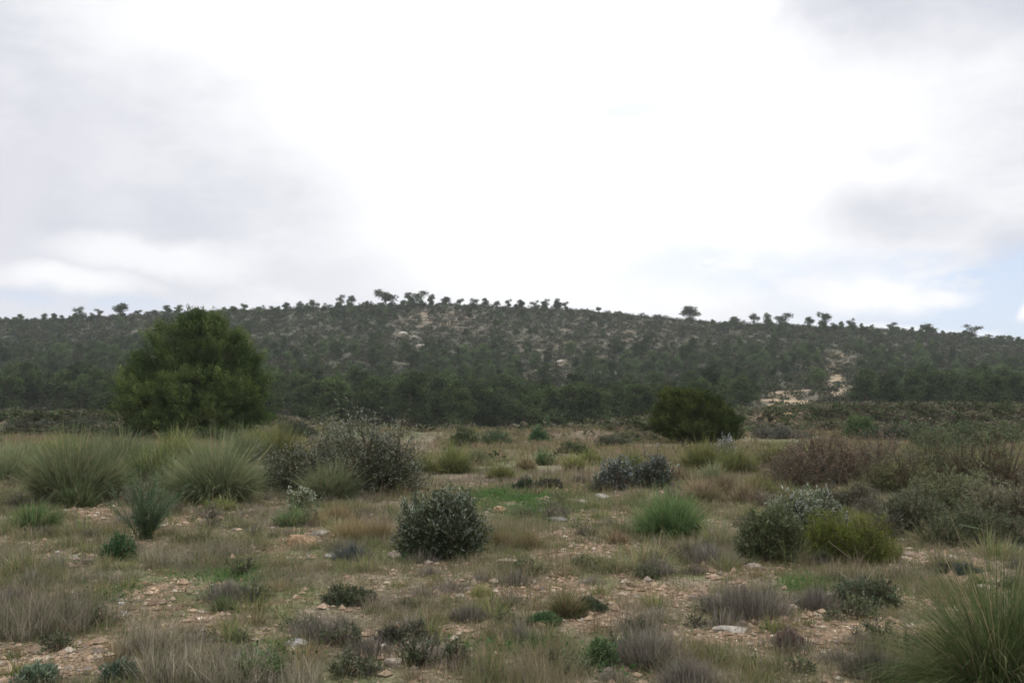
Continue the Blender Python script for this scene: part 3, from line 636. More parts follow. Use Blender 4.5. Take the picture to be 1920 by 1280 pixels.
put_shrub(1448, 1050, 130, 130, 'tall grey green shrub left of the yellow green bush', 900, 12, .042, .012, (.085, .108, .042), (.17, .20, .10), name='grey_green_shrub', tipf=.25, lobes=2.8, seed=6, upright=1)
put_shrub(1510, 1005, 130, 102, 'silver tipped shrub behind the yellow green bush', 700, 12, .048, .016, (.075, .095, .045), (.26, .28, .23), name='silvery_shrub', group='silvery leaved shrubs', tipf=.32, lobes=3, seed=7)
put_shrub(567, 962, 56, 62, 'small pale flowered shrub below the narrow grey tussock', 110, 12, .045, .018, (.10, .13, .05), (.42, .44, .34), name='pale_shrub', tipf=.5, lobes=3, seed=8)
put_shrub(1360, 865, 56, 58, 'grey shrub with a whitish topmost sprig beneath the juniper', 240, 10, .06, .022, (.08, .09, .055), (.32, .33, .32), name='silvery_shrub', group='silvery leaved shrubs', tipf=.35, lobes=3, seed=9)
put_shrub(1592, 1052, 160, 98, 'bright yellow green feathery bush in the right middle ground', 1300, 14, .04, .006, (.10, .125, .03), (.15, .165, .045), name='yellow_green_bush', cat='bush', tipf=.5, lobes=3, seed=10, upright=1, mat=M_grass)
put_shrub(1565, 912, 290, 132, 'wide reddish brown bush with rusty tops on the right', 1500, 12, .06, .014, (.11, .095, .062), (.23, .15, .105), name='brown_bush', cat='bush', tipf=.3, lobes=3.4, seed=11)
put_shrub(1665, 905, 120, 92, 'grey tipped bush touching the right side of the reddish brown bush', 700, 12, .055, .014, (.075, .07, .055), (.22, .21, .20), name='grey_bush', cat='bush', tipf=.3, lobes=3.2, seed=12)
put_shrub(1490, 905, 90, 78, 'dark brown bush at the left foot of the rusty topped bush', 500, 12, .055, .014, (.07, .065, .04), (.14, .11, .07), name='brown_bush', cat='bush', tipf=.3, lobes=3, seed=13)
for i, (px, py, w, h, lab, inn, tp) in enumerate([
    (1760, 905, 190, 118, 'dark green bush behind the right hand thicket, under the far terrace', (.065, .08, .035), (.11, .13, .06)),
    (1860, 915, 200, 122, 'olive green bush at the right edge with a twiggy top', (.08, .09, .042), (.15, .15, .08)),
    (1790, 960, 180, 84, 'middle olive bush of the right hand thicket', (.075, .085, .04), (.13, .14, .075)),
    (1900, 985, 150, 90, 'purplish twiggy bush at the right edge of the view', (.08, .085, .045), (.15, .135, .10)),
    (1720, 1005, 150, 92, 'grey green bush right of the yellow green bush', (.07, .08, .04), (.14, .14, .09)),
    (1830, 1020, 170, 80, 'low dark bush above the fallen green stem on the right', (.06, .075, .035), (.12, .125, .06)),
    (1690, 925, 140, 92, 'low olive bush between the rusty topped bush and the thicket', (.09, .095, .04), (.14, .145, .07)),
    (1600, 960, 120, 50, 'low grey brown bush directly behind the yellow green bush', (.085, .08, .05), (.15, .145, .10)),
    (1700, 830, 150, 34, 'dark flat bush on the far terrace at right', (.04, .052, .03), (.06, .075, .04)),
    (1615, 822, 60, 42, 'bright green far bush behind the rusty tops', (.075, .115, .04), (.10, .14, .05)),
    (1870, 835, 140, 44, 'dark green far bush at the right edge above the thicket', (.06, .08, .035), (.09, .11, .045)),
    (1780, 845, 120, 48, 'olive far bush right of the dark flat bush', (.06, .075, .035), (.09, .10, .05))]):
    k = 700 if py > 870 else 420
    put_shrub(px, py, w * 1.1, h * 1.12, lab, k, 12, .048 if py > 870 else .12, .011 if py > 870 else .045, tuple(np.array(inn) * 1.3), tuple(np.array(tp) * 1.35), name='green_bush', cat='bush', group='bushes on the right', tipf=.3, lobes=3, seed=20 + i)
for i, (px, py, w, h, lab, c) in enumerate([
    (1630, 1138, 140, 72, 'low dark green bush on the gravel below the yellow green bush', (.06, .08, .04)),
    (655, 1132, 120, 36, 'low dark green spreading bush left of centre foreground', (.06, .075, .035)),
    (748, 1202, 110, 36, 'flat dark olive mat in the lower centre', (.065, .065, .04)),
    (222, 1050, 60, 56, 'glossy dark green leafy weed below the feathery plant', (.035, .085, .025)),
    (1128, 1248, 50, 52, 'bright green leafy weed at the bottom right of centre', (.075, .115, .045)),
    (72, 1285, 74, 44, 'blue green rosette weed at the bottom left corner', (.09, .12, .075)),
    (222, 1282, 60, 50, 'second blue green rosette weed right of the corner one', (.08, .11, .07)),
    (1478, 1212, 46, 30, 'small dark red plant on the gravel lower right', (.13, .085, .065)),
    (1800, 1075, 100, 22, 'low blue grey plant on the gravel at right', (.07, .09, .08)),
    (1100, 1145, 60, 26, 'tiny dark weed right of the brownish tussock', (.05, .07, .035)),
    (1020, 1170, 60, 22, 'flat green weed below the brownish tussock', (.055, .10, .035)),
    (1030, 915, 60, 20, 'small dark plant behind the bright green herb patch', (.06, .06, .04)),
    (985, 918, 44, 20, 'second small dark plant behind the bright green herb patch', (.05, .07, .03)),
    (480, 1285, 110, 60, 'leafy green weed in the dry grass at the lower left', (.08, .12, .04)),
    (1075, 850, 60, 22, 'far low olive bush at the edge of the field', (.08, .09, .04)),
    (1145, 838, 80, 26, 'far low brown green bush left of the juniper', (.08, .08, .05)),
    (1010, 832, 30, 36, 'fresh green sapling on the bank in the middle', (.06, .11, .045)),
    (925, 835, 70, 30, 'dark green bush on the bank right of the upright tussock', (.055, .08, .035)),
    (870, 838, 50, 40, 'green bush above the upright tussock', (.065, .09, .035)),
    (60, 812, 110, 30, 'grey scrubby bush on the far left bank', (.075, .08, .06)),
    (160, 812, 90, 30, 'dark scrubby bush on the left bank beside the big pine', (.055, .07, .045)),
    (560, 822, 70, 30, 'dark bush on the bank right of the big pine', (.055, .07, .035)),
    (1460, 822, 110, 30, 'grey scrub below the ochre slope', (.085, .085, .065)),
    (230, 825, 90, 34, 'olive bush at the left foot of the big pine', (.05, .07, .025)),
    (380, 828, 220, 36, 'low green thicket around the base of the big pine', (.06, .085, .025))]):
    x, y = at(px, py); ll = max(.026, .0021 * y)
    put_shrub(px, py, w, h, lab, 320, 11, ll, ll * .38, c, tuple(np.array(c) * 1.7 + .01), name='low_bush' if py < 1260 else 'leafy_weed', cat='bush' if w > 60 else 'weed', tipf=.3, lobes=3, seed=40 + i)

# feathery plant on the left
def feathery():
    x, y = at(272, 1010); s = y / F; root = empty('feathery_plant', (x, y, gz(x, y))); tag(root, 'tall feathery blue green plant leaning between the two largest tussocks', 'plant')
    st, fo = MB(), MB()
    for k in range(46):
        a = R.uniform(0, 2 * PI); L = R.uniform(50, 150) * s; le = R.uniform(.05, .75); d = np.array([math.cos(a) * math.sin(le), math.sin(a) * math.sin(le), math.cos(le)])
        b = np.array([R.normal(0, 8) * s, R.normal(0, .08), 0]); e = b + d * L * .95 + [0, 0, -.04]
        tubes(st, np.array([[b, (b + e) / 2 + [0, 0, .05], e]]), .006, .002, (.10, .14, .06))
        n = 70; tt = R.uniform(.15, 1, n)[:, None]; P = b * (1 - tt) + e * tt + [0, 0, .03]
        leaves(fo, P, nrm(d + R.normal(0, .6, (n, 3))), R.uniform(.05, .13, n), .007, jit((.13, .18, .105), n, .22, .06))
    st.build('stems', M_twig, root); fo.build('leaves', M_grass, root)
feathery()
# fallen green stem, bare sticks, dead stalk
x, y = at(1850, 1035); mb = MB(); s = y / F
tubes(mb, np.array([[[-50 * s, 0, .30], [-10 * s, 0, .25], [25 * s, .05, .15], [42 * s, .1, .02]]]), .007, .004, (.15, .18, .11), 6)
tag(mb.build('broken_stem', M_twig, loc=(x, y, gz(x, y))), 'pale green broken stem leaning down in front of the right thicket', 'stem')
for i, (px, py, h) in enumerate([(1610, 1060, 62), (1605, 1100, 34), (1300, 1240, 60), (965, 1270, 40)]):
    x, y = at(px, py); s = y / F; mb = MB(); n = 7
    b = np.zeros((n, 3)); e = np.stack([R.normal(0, .14, n) * h * s * 3, R.normal(0, .05, n), R.uniform(.5, 1, n) * h * s], 1)
    tubes(mb, np.stack([b, (b + e) / 2 + R.normal(0, .01, (n, 3)), e], 1), .004, .002, (.34, .29, .22), 5)
    tag(mb.build('dry_stalks', M_twig, loc=(x, y, gz(x, y) - .01)), ['pale dry stalks standing in the yellow green bush', 'short bleached stalk on the low dark green bush', 'thin pale stalks at the bottom right of centre', 'short pale stalks at the bottom edge, centre'][i], 'dry stalks', 'dry stalks')
# small white flowers in the weeds at left
for i, (px, py) in enumerate([(106, 1048), (140, 1060), (305, 1002), (225, 1162), (122, 970)]):
    x, y = at(px, py); mb = MB(); hh = R.uniform(.06, .12)
    tubes(mb, np.array([[[0, 0, 0], [.005, 0, hh]]]), .002, .0015, (.1, .14, .06))
    a = np.arange(7) * 2 * PI / 7; leaves(mb, np.tile([[.005, 0, hh]], (7, 1)), np.stack([np.cos(a), np.sin(a), .45 + 0 * a], 1), .03, .022, jit((.75, .74, .68), 7, .05, .01))
    tag(mb.build('white_flower', M_grass, loc=(x, y, gz(x, y))), ['white flower on the left grass, brighter of a pair', 'white flower right of its twin on the left grass', 'white flower at the foot of the feathery plant', 'pale flower left of the gravel streak', 'white flower above the round green tussock'][i], 'flower', 'small white flowers')

# named rocks
for i, (px, py, wpx, hpx, c, lab) in enumerate([
    (937, 962, 26, 18, (.46, .33, .2), 'rounded orange buff stone right of the dark round shrub'),
    (560, 1022, 74, 26, (.36, .25, .155), 'largest flat tan rock left of centre'),
    (600, 1006, 34, 16, (.34, .32, .27), 'grey stone resting on the upper end of the large tan rock'),
    (385, 972, 26, 14, (.40, .32, .25), 'pale stone at the foot of the arching tussock'), (410, 975, 20, 12, (.42, .31, .23), 'smaller pinkish stone beside the pale one under the arching tussock'),
    (1128, 935, 30, 14, (.42, .40, .35), 'pale stone below the blue grey shrub'), (1090, 945, 30, 12, (.38, .35, .30), 'flat stone at the right end of the bright green herb patch'),
    (742, 1046, 30, 16, (.42, .36, .29), 'buff stone at the left foot of the dark round shrub'), (1370, 1186, 60, 14, (.40, .37, .32), 'long flat pale slab in the lower right gravel'),
    (745, 1252, 54, 22, (.38, .32, .27), 'pale cracked stone at the bottom of the centre'), (552, 1218, 46, 22, (.36, .35, .34), 'grey stone left of centre near the bottom'),
    (1486, 1145, 34, 12, (.40, .33, .27), 'flat pinkish stone right of the purple grey cushion'), (1415, 1070, 34, 18, (.38, .33, .28), 'jagged stone left of the tall grey green shrub'),
    (950, 1058, 40, 16, (.40, .33, .27), 'pinkish stone right of the foot of the dark round shrub'), (615, 1046, 30, 10, (.33, .34, .30), 'mossy grey stone below the large tan rock'),
    (228, 1158, 20, 12, (.44, .42, .38), 'whitish stone at the left gravel streak'), (1045, 978, 40, 12, (.22, .21, .21), 'dark grey flat stone right of the golden tufts'),
    (1640, 1262, 34, 14, (.38, .31, .26), 'pinkish stone at the bottom right'), (1015, 1178, 26, 14, (.45, .33, .22), 'small orange stone below the brownish tussock'),
    (1780, 1050, 44, 12, (.40, .33, .27), 'flat stone among gravel right of the yellow green bush'), (1700, 1050, 30, 10, (.42, .35, .28), 'small buff stone beside the yellow green bush'),
    (25, 888, 60, 18, (.20, .15, .13), 'dark brown rock at the left edge under the tussocks'), (1850, 1105, 36, 10, (.40, .36, .30), 'small pale stone left of the huge dark tussock')]):
    x, y = at(px, py); s = y / F
    tag(rock_mb(500 + i, wpx * s / 2 * 1.1, wpx * s / 2 * .8, hpx * s / 2 * 1.25, np.array(c) * (.74, .72, .69), 3).build('rock', M_rock, loc=(x, y + .05, gz(x, y) + hpx * s * .12)), lab, 'rock', 'loose rocks')

# purple-grey cushions and dry grass clumps : named ones
PUR = [(.165, .14, .12), (.13, .115, .095), (.21, .185, .16), (.15, .145, .105)]; DGR = [(.25, .22, .17), (.19, .17, .12), (.14, .145, .08), (.33, .29, .22)]
def put_cushion(px, py, wpx, hpx, n, cols, label, name='twiggy_cushion', cat='cushion plant', group='low twiggy cushions', leafy=0):
    x, y, w, h = px_size(px, py, wpx, hpx)
    o = cushion(w, h, n, cols, bw=max(.0038, .00055 * y), leafy=leafy).build(name, M_twig, loc=(x, y, gz(x, y))); tag(o, label, cat, group); return o
for a in [(1400, 1150, 190, 78, 1800, PUR, 'widest purple grey cushion on the right foreground gravel'), (1215, 1240, 130, 84, 1500, PUR, 'rounded purple grey cushion near the bottom, right of centre'),
          (1295, 1290, 140, 62, 1400, PUR, 'purple grey cushion at the bottom edge right of centre'), (880, 1162, 96, 34, 900, PUR, 'flat purple grey cushion below the dark round shrub'),
          (1330, 1055, 120, 42, 1100, PUR, 'low grey cushion below the vivid green tussock'), (660, 1048, 90, 34, 900, [(.13, .14, .13), (.10, .11, .10)], 'blue grey low cushion left of the dark round shrub'),
          (1290, 1045, 90, 36, 800, PUR, 'grey purple cushion at the foot of the vivid green tussock'), (1230, 1075, 80, 36, 700, PUR, 'small brownish cushion in the middle gravel'),
          (1640, 1265, 150, 60, 1300, PUR, 'dark purple cushion at the bottom right'), (1800, 1270, 100, 76, 1000, PUR, 'purple grey cushion beside the huge dark tussock'),
          (600, 1200, 140, 54, 1300, PUR, 'brownish purple cushion in the lower left centre'), (1530, 1140, 110, 50, 900, PUR, 'brown cushion left of the low dark green bush'),
          (430, 1130, 90, 42, 800, PUR, 'brown cushion above the left gravel streak'), (250, 985, 80, 40, 600, PUR, 'dull brown cushion left of the feathery plant'), (1090, 905, 60, 20, 400, PUR, 'small brown cushion on the far side of the herb patch')]:
    put_cushion(*a)
def put_drygrass(px, py, wpx, hpx, n, label):
    n = int(n * .7)
    x, y, w, h = px_size(px, py, wpx, hpx); mb = MB(); az = R.uniform(0, 2 * PI, n); r = np.sqrt(R.uniform(0, 1, n)) * w * .5; hv = .25 + 1.3 * fbm(r * np.cos(az) / w * 5 + px, r * np.sin(az) / w * 5, 7, 3); r = r * (.7 + .6 * vn(az * 2, az * 0 + px, 4))
    P = np.stack([r * np.cos(az), r * np.sin(az) * .8, 0 * r - .01], 1); c = np.array(DGR)[R.integers(0, 4, n)] * (1 + R.normal(0, .2, (n, 1)))
    blades(mb, P, R.uniform(0, 2 * PI, n), h * .82 * R.uniform(.35, 1.2, n) * hv, R.uniform(0, .85, n), R.normal(.3, .4, n), np.full(n, .0042), np.clip(c, .02, .6), 3)
    tag(mb.build('dry_grass_clump', M_grass, loc=(x, y, gz(x, y))), label, 'dry grass', 'clumps of dry grass')
for a in [(110, 1175, 190, 95, 2200, 'large grey dry grass clump at the left edge'), (20, 1190, 130, 90, 1400, 'grey dry grass clump cut by the left edge'), (340, 1275, 200, 85, 2200, 'broad straw coloured grass clump at the lower left'),
          (290, 1230, 130, 80, 1500, 'straw grass clump behind the broad one at lower left'), (440, 1290, 130, 90, 1500, 'greenish dry grass clump right of the broad straw clump'),
          (545, 1290, 120, 70, 1200, 'short dry grass clump at the bottom left of centre'), (330, 1060, 120, 60, 1100, 'pale dry grass clump below the feathery plant'), (420, 1040, 110, 46, 900, 'grey dry grass clump left of the large tan rock'),
          (1200, 1190, 100, 60, 900, 'thin dry grass behind the rounded purple cushion'), (1700, 1085, 90, 36, 600, 'sparse dry grass on the right gravel'), (20, 1060, 90, 56, 900, 'green grey grass clump at the left edge above the big dry clump'),
          (190, 1090, 120, 44, 900, 'low dry grass right of the leafy weed row'), (1245, 900, 40, 30, 200, 'tiny dry clump between blue grey shrubs')]:
    put_drygrass(*a)

# ------------------------------------------------------------------ small repeats (individuals)
LAND = [(150, 936, 'the largest tussock'), (412, 938, 'the arching tussock'), (272, 1010, 'the feathery plant'), (828, 1050, 'the dark round shrub'), (560, 1022, 'the large tan rock'), (1250, 1004, 'the vivid green tussock'), (1000, 940, 'the bright herb patch'),
        (1448, 1050, 'the tall grey green shrub'), (1592, 1052, 'the yellow green bush'), (1065, 1155, 'the brownish tussock'), (1400, 1150, 'the widest purple cushion'), (110, 1175, 'the large grey dry clump'), (340, 1275, 'the broad straw clump'),
        (1630, 1138, 'the low dark green bush'), (1215, 1240, 'the rounded purple cushion'), (748, 1202, 'the flat dark olive mat'), (1865, 1250, 'the huge dark tussock'), (655, 1132, 'the low spreading bush'), (1370, 1186, 'the long flat slab'),
        (680, 925, 'the large silvery shrub'), (1150, 920, 'the blue grey shrubs'), (1790, 960, 'the right hand thicket')]
def near(px, py):
    d = [((px - a) ** 2 + ((py - b) * 1.6) ** 2, a, b, n) for a, b, n in LAND]; q = min(d); dx, dy = px - q[1], (py - q[2]) * 1.6
    s = ('left of ' if dx < 0 else 'right of ') if abs(dx) > abs(dy) else ('behind ' if dy < 0 else 'in front of ')
    return s + q[3]
rng = np.random.default_rng(5)
kinds = {
 'green_tuft': ([tussock(.30, .17, 150, YEL_G + DRK_G, dry=.15, bw=.0048, S=3, rng=rng) for _ in range(4)], M_grass, 'small green grass tuft', 'grass tuft', 105),
 'brown_tuft': ([tussock(.28, .18, 150, BRN_G + [(.19, .165, .12)], dry=.4, bw=.0042, S=3, rng=rng) for _ in range(4)], M_grass, 'small brown dry grass tuft', 'grass tuft', 115),
 'purple_cushion': ([cushion(.34, .15, 300, PUR, rng=rng) for _ in range(4)], M_twig, 'small purple grey twiggy cushion', 'cushion plant', 85),
 'grey_green_tuft': ([tussock(.5, .3, 330, GREY_G + YEL_G[:1] + [(.2, .17, .11)], dry=.3, bw=.0055, S=3, rng=rng) for _ in range(4)], M_grass, 'knee high grey green grass tuft', 'grass tuft', 95),
 'grey_scrub': ([[a_.merge(b_), a_][1] for a_, b_ in [shrub(.5, .26, 90, 9, .034, .010, (.11, .105, .07), (.20, .185, .14), rng=rng, seed=90 + i, spread=.3) for i in range(4)]], M_leaf, 'small loose grey brown scrub plant', 'scrub plant', 70),
 'green_weed': ([shrub(.26, .11, 36, 10, .026, .010, (.078, .095, .045), (.13, .14, .07), rng=rng, seed=80 + i) for i in range(4)], M_leaf, 'small olive green leafy weed', 'weed', 60)}
for kn, (mbs, mat, desc, cat, cnt) in kinds.items():
    if kn == 'green_weed':
        for a_, b_ in mbs: a_.merge(b_)
        mbs = [a_ for a_, b_ in mbs]
    mes = [m.mesh(kn, mat) for m in mbs]; i = 0; placed = []
    while i < cnt:
        px, py = rng.uniform(0, 1920), (880 + 400 * rng.uniform(0, 1) ** .8 if kn not in ('grey_green_tuft', 'grey_scrub') else 862 + (230 if kn == 'grey_green_tuft' else 150) * rng.uniform(0, 1) ** 1.2)
        if any(abs(px - a) < 34 and abs(py - b) < 16 for a, b in placed): continue
        if 715 < px < 940 and 900 < py < 1048: continue
        if kn in ('grey_green_tuft', 'grey_scrub') and (700 < px < 960 and 900 < py < 1120 or 480 < px < 640 and 960 < py < 1060 or 220 < px < 320 and 960 < py < 1090): continue
        x, y = at(px, py); b_ = float(bare(np.array([x]), np.array([y]))[0])
        if rng.uniform() < b_ * .75: continue
        placed.append((px, py)); o = bpy.data.objects.new(kn, mes[i % 4]); C.objects.link(o); s = rng.uniform(.7, 1.45) * (.8 if kn == 'grey_scrub' else 1)
        o.location = (x, y, gz(x, y) - .005); o.rotation_euler = (0, 0, rng.uniform(0, 6.28)); o.scale = (s, s, s * rng.uniform(.75, 1.2))
        tag(o, desc + ' ' + near(px, py), cat, desc.replace('tuft', 'tufts').replace('cushion', 'cushions').replace('weed', 'weeds') + ' ' + near(px, py)); i += 1

# ------------------------------------------------------------------ stuff: grass carpet, gravel, twigs
def scatter_fg(n, rng, y0=5.0, y1=26.0, p=1.25):
    # area density ~ y^-p in the view wedge
    y = (rng.uniform(0, 1, n) * (y1 ** (2 - p) - y0 ** (2 - p)) + y0 ** (2 - p)) ** (1 / (2 - p)); x = rng.uniform(-.62, .62, n) * y
    return x, y
rng = np.random.default_rng(8)
# low grass
x, y = scatter_fg(66000, rng); b = bare(x, y); cl = fbm(x * 1.4, y * 1.1, 81, 3)
k = rng.uniform(0, 1, len(x)) < np.clip((1 - b * .9) * sstep(.34, .64, cl) * .8 + .05, 0, 1); x = x[k]; y = y[k]
def carpet(name, x, y, nb, hs, pal, bwf, mat, sp=.05, seed=1, gr=None, lean=.6):
    rg = np.random.default_rng(seed); n = len(x); z = terrain(x, y); hsz = rg.uniform(hs[0], hs[1], n) * (.6 + .9 * fbm(x * .8, y * .8, 85, 2))
    sel = fbm(x * .9 + 3, y * .6, 87, 3) + rg.normal(0, .12, n); ci = np.clip(((sel - .25) / .5 * len(pal)).astype(int), 0, len(pal) - 1)
    X = np.repeat(np.stack([x, y, z], 1), nb, 0); X[:, :2] += rg.normal(0, sp, (n * nb, 2)); c = np.array(pal)[np.repeat(ci, nb)] * (1 + rg.normal(0, .2, (n * nb, 1)))
    if gr is not None:
        g = np.repeat(gr, nb)[:, None]; c = c * (1 - g) + np.array([.065, .15, .035]) * g
    N = n * nb; w = bwf * np.repeat(np.maximum(y, 6) / 8, nb)
    mb = MB(); blades(mb, X, rg.uniform(0, 6.28, N), np.repeat(hsz, nb) * rg.uniform(.5, 1.2, N), rg.uniform(0, lean, N), rg.normal(.4, .4, N), w, np.clip(c, .01, .6), 2, None, rg)
    tag(mb.build(name, mat), kind='stuff'); print(name, mb.n)
carpet('grass', x, y, 9, (.045, .15), [(.25, .205, .14), (.20, .17, .10), (.15, .15, .075), (.125, .15, .06), (.15, .15, .07), (.19, .165, .12), (.24, .20, .155)], .0042, M_grass, gr=green_patch(x, y) * .85)
x, y = scatter_fg(70000, rng, 5, 22); b = bare(x, y); k = rng.uniform(0, 1, len(x)) < np.clip(.25 + sstep(.35, .6, fbm(x * 2.1, y * 1.5, 83, 3)) * .7 - b * .35, 0, 1); x = x[k]; y = y[k]
carpet('short_grass', x, y, 6, (.02, .055), [(.24, .20, .13), (.18, .17, .085), (.14, .155, .06), (.16, .165, .07), (.22, .19, .12)], .0046, M_grass, sp=.04, seed=2, gr=green_patch(x, y) * .8, lean=1.0)
# green herb patch leaves
x, y = scatter_fg(60000, rng, 5, 22); g = green_patch(x, y); k = rng.uniform(0, 1, len(x)) < g * .9; x = x[k]; y = y[k]; n = len(x)
mb = MB(); leaves(mb, np.stack([x, y, terrain(x, y) + rng.uniform(0, .07, n)], 1), nrm(rng.normal(size=(n, 3)) + [0, 0, .8]), rng.uniform(.03, .06, n) * np.maximum(y / 12, .7), .018, jit((.05, .125, .03), n, .3, .1, rng), rng)
tag(mb.build('ground_cover', M_leaf), kind='stuff')
# field grass beyond
x = rng.uniform(-.62, .62, 26000); y = np.sqrt(rng.uniform(18 ** 2, 58 ** 2, 26000)); x = x * y
k = rng.uniform(0, 1, len(x)) < sstep(.3, .6, fbm(x * .5, y * .3, 91, 3)); x = x[k]; y = y[k]
carpet('field_grass', x, y, 8, (.10, .34), [(.20, .15, .10), (.17, .14, .08), (.13, .13, .06), (.12, .14, .05), (.17, .15, .08), (.20, .15, .11)], .0048, M_grass, sp=.12, seed=3)
# gravel
x, y = scatter_fg(90000, rng, 5.0, 24, 1.3); b = bare(x, y); k = rng.uniform(0, 1, len(x)) < np.clip(b * .9 + .22 * sstep(.4, .7, 1 - fbm(x * 1.4, y * 1.1, 81, 3)) + .08, 0, 1); x = x[k]; y = y[k]; n = len(x)
base = np.array([[1, 0, 0], [0, 1, 0], [-1, 0, 0], [0, -1, 0], [0, 0, 1], [0, 0, -1.0]]); tri = np.array([[0, 1, 4], [1, 2, 4], [2, 3, 4], [3, 0, 4], [1, 0, 5], [2, 1, 5], [3, 2, 5], [0, 3, 5]])
s = .008 + .016 * rng.exponential(.55, n); s = np.minimum(s * (.75 + y / 26), .06)
a = rng.uniform(0, 6.28, n); V = base[None] * (1 + rng.normal(0, .22, (n, 6, 1))); V = V * np.stack([s, s * rng.uniform(.6, 1, n), s * rng.uniform(.35, .7, n)], 1)[:, None]
ca, sa = np.cos(a)[:, None], np.sin(a)[:, None]; V = np.stack([V[..., 0] * ca - V[..., 1] * sa, V[..., 0] * sa + V[..., 1] * ca, V[..., 2]], -1) + np.stack([x, y, terrain(x, y) + s * .2], 1)[:, None]
pal = np.array([[.30, .22, .15], [.25, .175, .115], [.36, .29, .215], [.28, .20, .14], [.23, .19, .155], [.44, .38, .30]]); c = pal[rng.choice(6, n, p=[.3, .25, .12, .2, .1, .03])] * (1 + rng.normal(0, .15, (n, 1)))
mb = MB(); mb.add(V.reshape(-1, 3), None, (np.arange(n)[:, None, None] * 6 + tri[None]).reshape(-1, 3), np.repeat(np.clip(c, .03, .8), 6, 0))
tag(mb.build('gravel', M_rock), kind='stuff'); print('gravel', n)

# bushy undergrowth on the banks and mid-field (ground cover too mixed to count)
rng = np.random.default_rng(17)
x = rng.uniform(-.66, .66, 10500); y = np.sqrt(rng.uniform(30 ** 2, 138 ** 2, 10500)); x = x * y
dens = sstep(.38, .62, fbm(x * .12, y * .12, 95, 3)); u = 960 + F * x / y; bd = bank_d(u)
dens = np.where(y < bd - 3, dens * .3, dens * .8 + .3) + .8 * np.exp(-((y - bd - 4) / 7) ** 2) * (u > 1150); dens = dens * np.where((np.abs(u - 1470) < 70) & (y > 60) & (y < 110), .15, 1); k = rng.uniform(0, 1, len(x)) < dens; x = x[k]; y = y[k]; z = terrain(x, y); u2 = u[k]
xb = []; 
for i in range(4200):
    uu = rng.uniform(1130, 2300) if i < 3400 else rng.uniform(-300, 260)
    if 1385 < uu < 1530 and rng.uniform() < .75: continue
    bd_ = float(bank_d(uu)); yb = bd_ + rng.uniform(-7, 12); xb.append(((uu - 960) / F * yb, yb))
xb = np.array(xb); x = np.concatenate([x, xb[:, 0]]); y = np.concatenate([y, xb[:, 1]]); z = terrain(x, y); u2 = np.concatenate([u2, 0 * xb[:, 0] + 1300])
mb = MB(); pal = np.array([[.055, .065, .038], [.08, .075, .045], [.09, .075, .058], [.11, .09, .07], [.065, .08, .04], [.13, .11, .085]])
for i in range(len(x)):
    s = rng.uniform(.4, 1.2) * (1 if y[i] > 55 else .55); mb.merge(tb[i % 6], rotz(rng.uniform(0, 6.28), s, s * rng.uniform(.5, .8)), (x[i], y[i], z[i] - .04 - .25 * s * (u2[i] > 560 and u2[i] < 1200 and y[i] > 60)), pal[rng.integers(0, 6)] * rng.uniform(.7, 1.6) * (1, 1.08, .95))
tag(mb.build('undergrowth', M_far), kind='stuff'); print('under', len(x))

# ------------------------------------------------------------------ haze
def box(name, x0, x1, y0, y1, z0, z1, mat):
    V = [(x, y, z) for z in (z0, z1) for y in (y0, y1) for x in (x0, x1)]
    Q = [(0, 2, 3, 1), (4, 5, 7, 6), (0, 1, 5, 4), (2, 6, 7, 3), (0, 4, 6, 2), (1, 3, 7, 5)]
    mb = MB(); mb.add(V, Q); return mb.build(name, mat)
HAZE = .00021
m, t = nt('haze_air'); out = t.nodes.new('ShaderNodeOutputMaterial'); pv = t.nodes.new('ShaderNodeVolumePrincipled')
pv.inputs['Density'].default_value = HAZE; pv.inputs['Color'].default_value = (.90, .95, .97, 1); pv.inputs['Anisotropy'].default_value = .2
t.links.new(pv.outputs[0], out.inputs['Volume'])
if HAZE > 0: tag(box('haze', -1950, 1950, -40, 1560, -3.5, 62, m), kind='stuff')

# ------------------------------------------------------------------ sky and sun
SUN_EL, SUN_AZ = math.radians(42), math.radians(8)   # azimuth from +Y towards +X
w = bpy.data.worlds.new('World'); sc.world = w; w.use_nodes = True; t = w.node_tree; N = t.nodes; L = t.links; N.clear()
out = N.new('ShaderNodeOutputWorld'); bg = N.new('ShaderNodeBackground'); L.new(bg.outputs[0], out.inputs[0])
tc = N.new('ShaderNodeTexCoord'); sky = N.new('ShaderNodeTexSky'); sky.sky_type = 'NISHITA'; sky.sun_disc = False
sky.sun_elevation = SUN_EL; sky.sun_rotation = SUN_AZ; sky.air_density = 1.0; sky.dust_density = 1.0
def node(op, a, b=None, c=None):
    x = N.new('ShaderNodeMath'); x.operation = op
    for i, v in enumerate((a, b, c)):
        if v is None: continue
        if isinstance(v, (int, float)): x.inputs[i].default_value = v
        else: L.new(v, x.inputs[i])
    return x.outputs[0]
def mrng(src, a0, a1, b0, b1, smooth=True):
    x = N.new('ShaderNodeMapRange'); x.interpolation_type = 'SMOOTHSTEP' if smooth else 'LINEAR'
    for i, v in zip((1, 2, 3, 4), (a0, a1, b0, b1)): x.inputs[i].default_value = v
    L.new(src, x.inputs[0]); return x.outputs[0]
def noise(scale, detail, rough, off=(0, 0, 0), stretch=(1, 1, 1)):
    mp = N.new('ShaderNodeMapping'); mp.inputs['Location'].default_value = off; mp.inputs['Scale'].default_value = stretch; L.new(tc.outputs['Generated'], mp.inputs[0])
    x = N.new('ShaderNodeTexNoise'); x.inputs['Scale'].default_value = scale; x.inputs['Detail'].default_value = detail; x.inputs['Roughness'].default_value = rough; L.new(mp.outputs[0], x.inputs['Vector']); return x
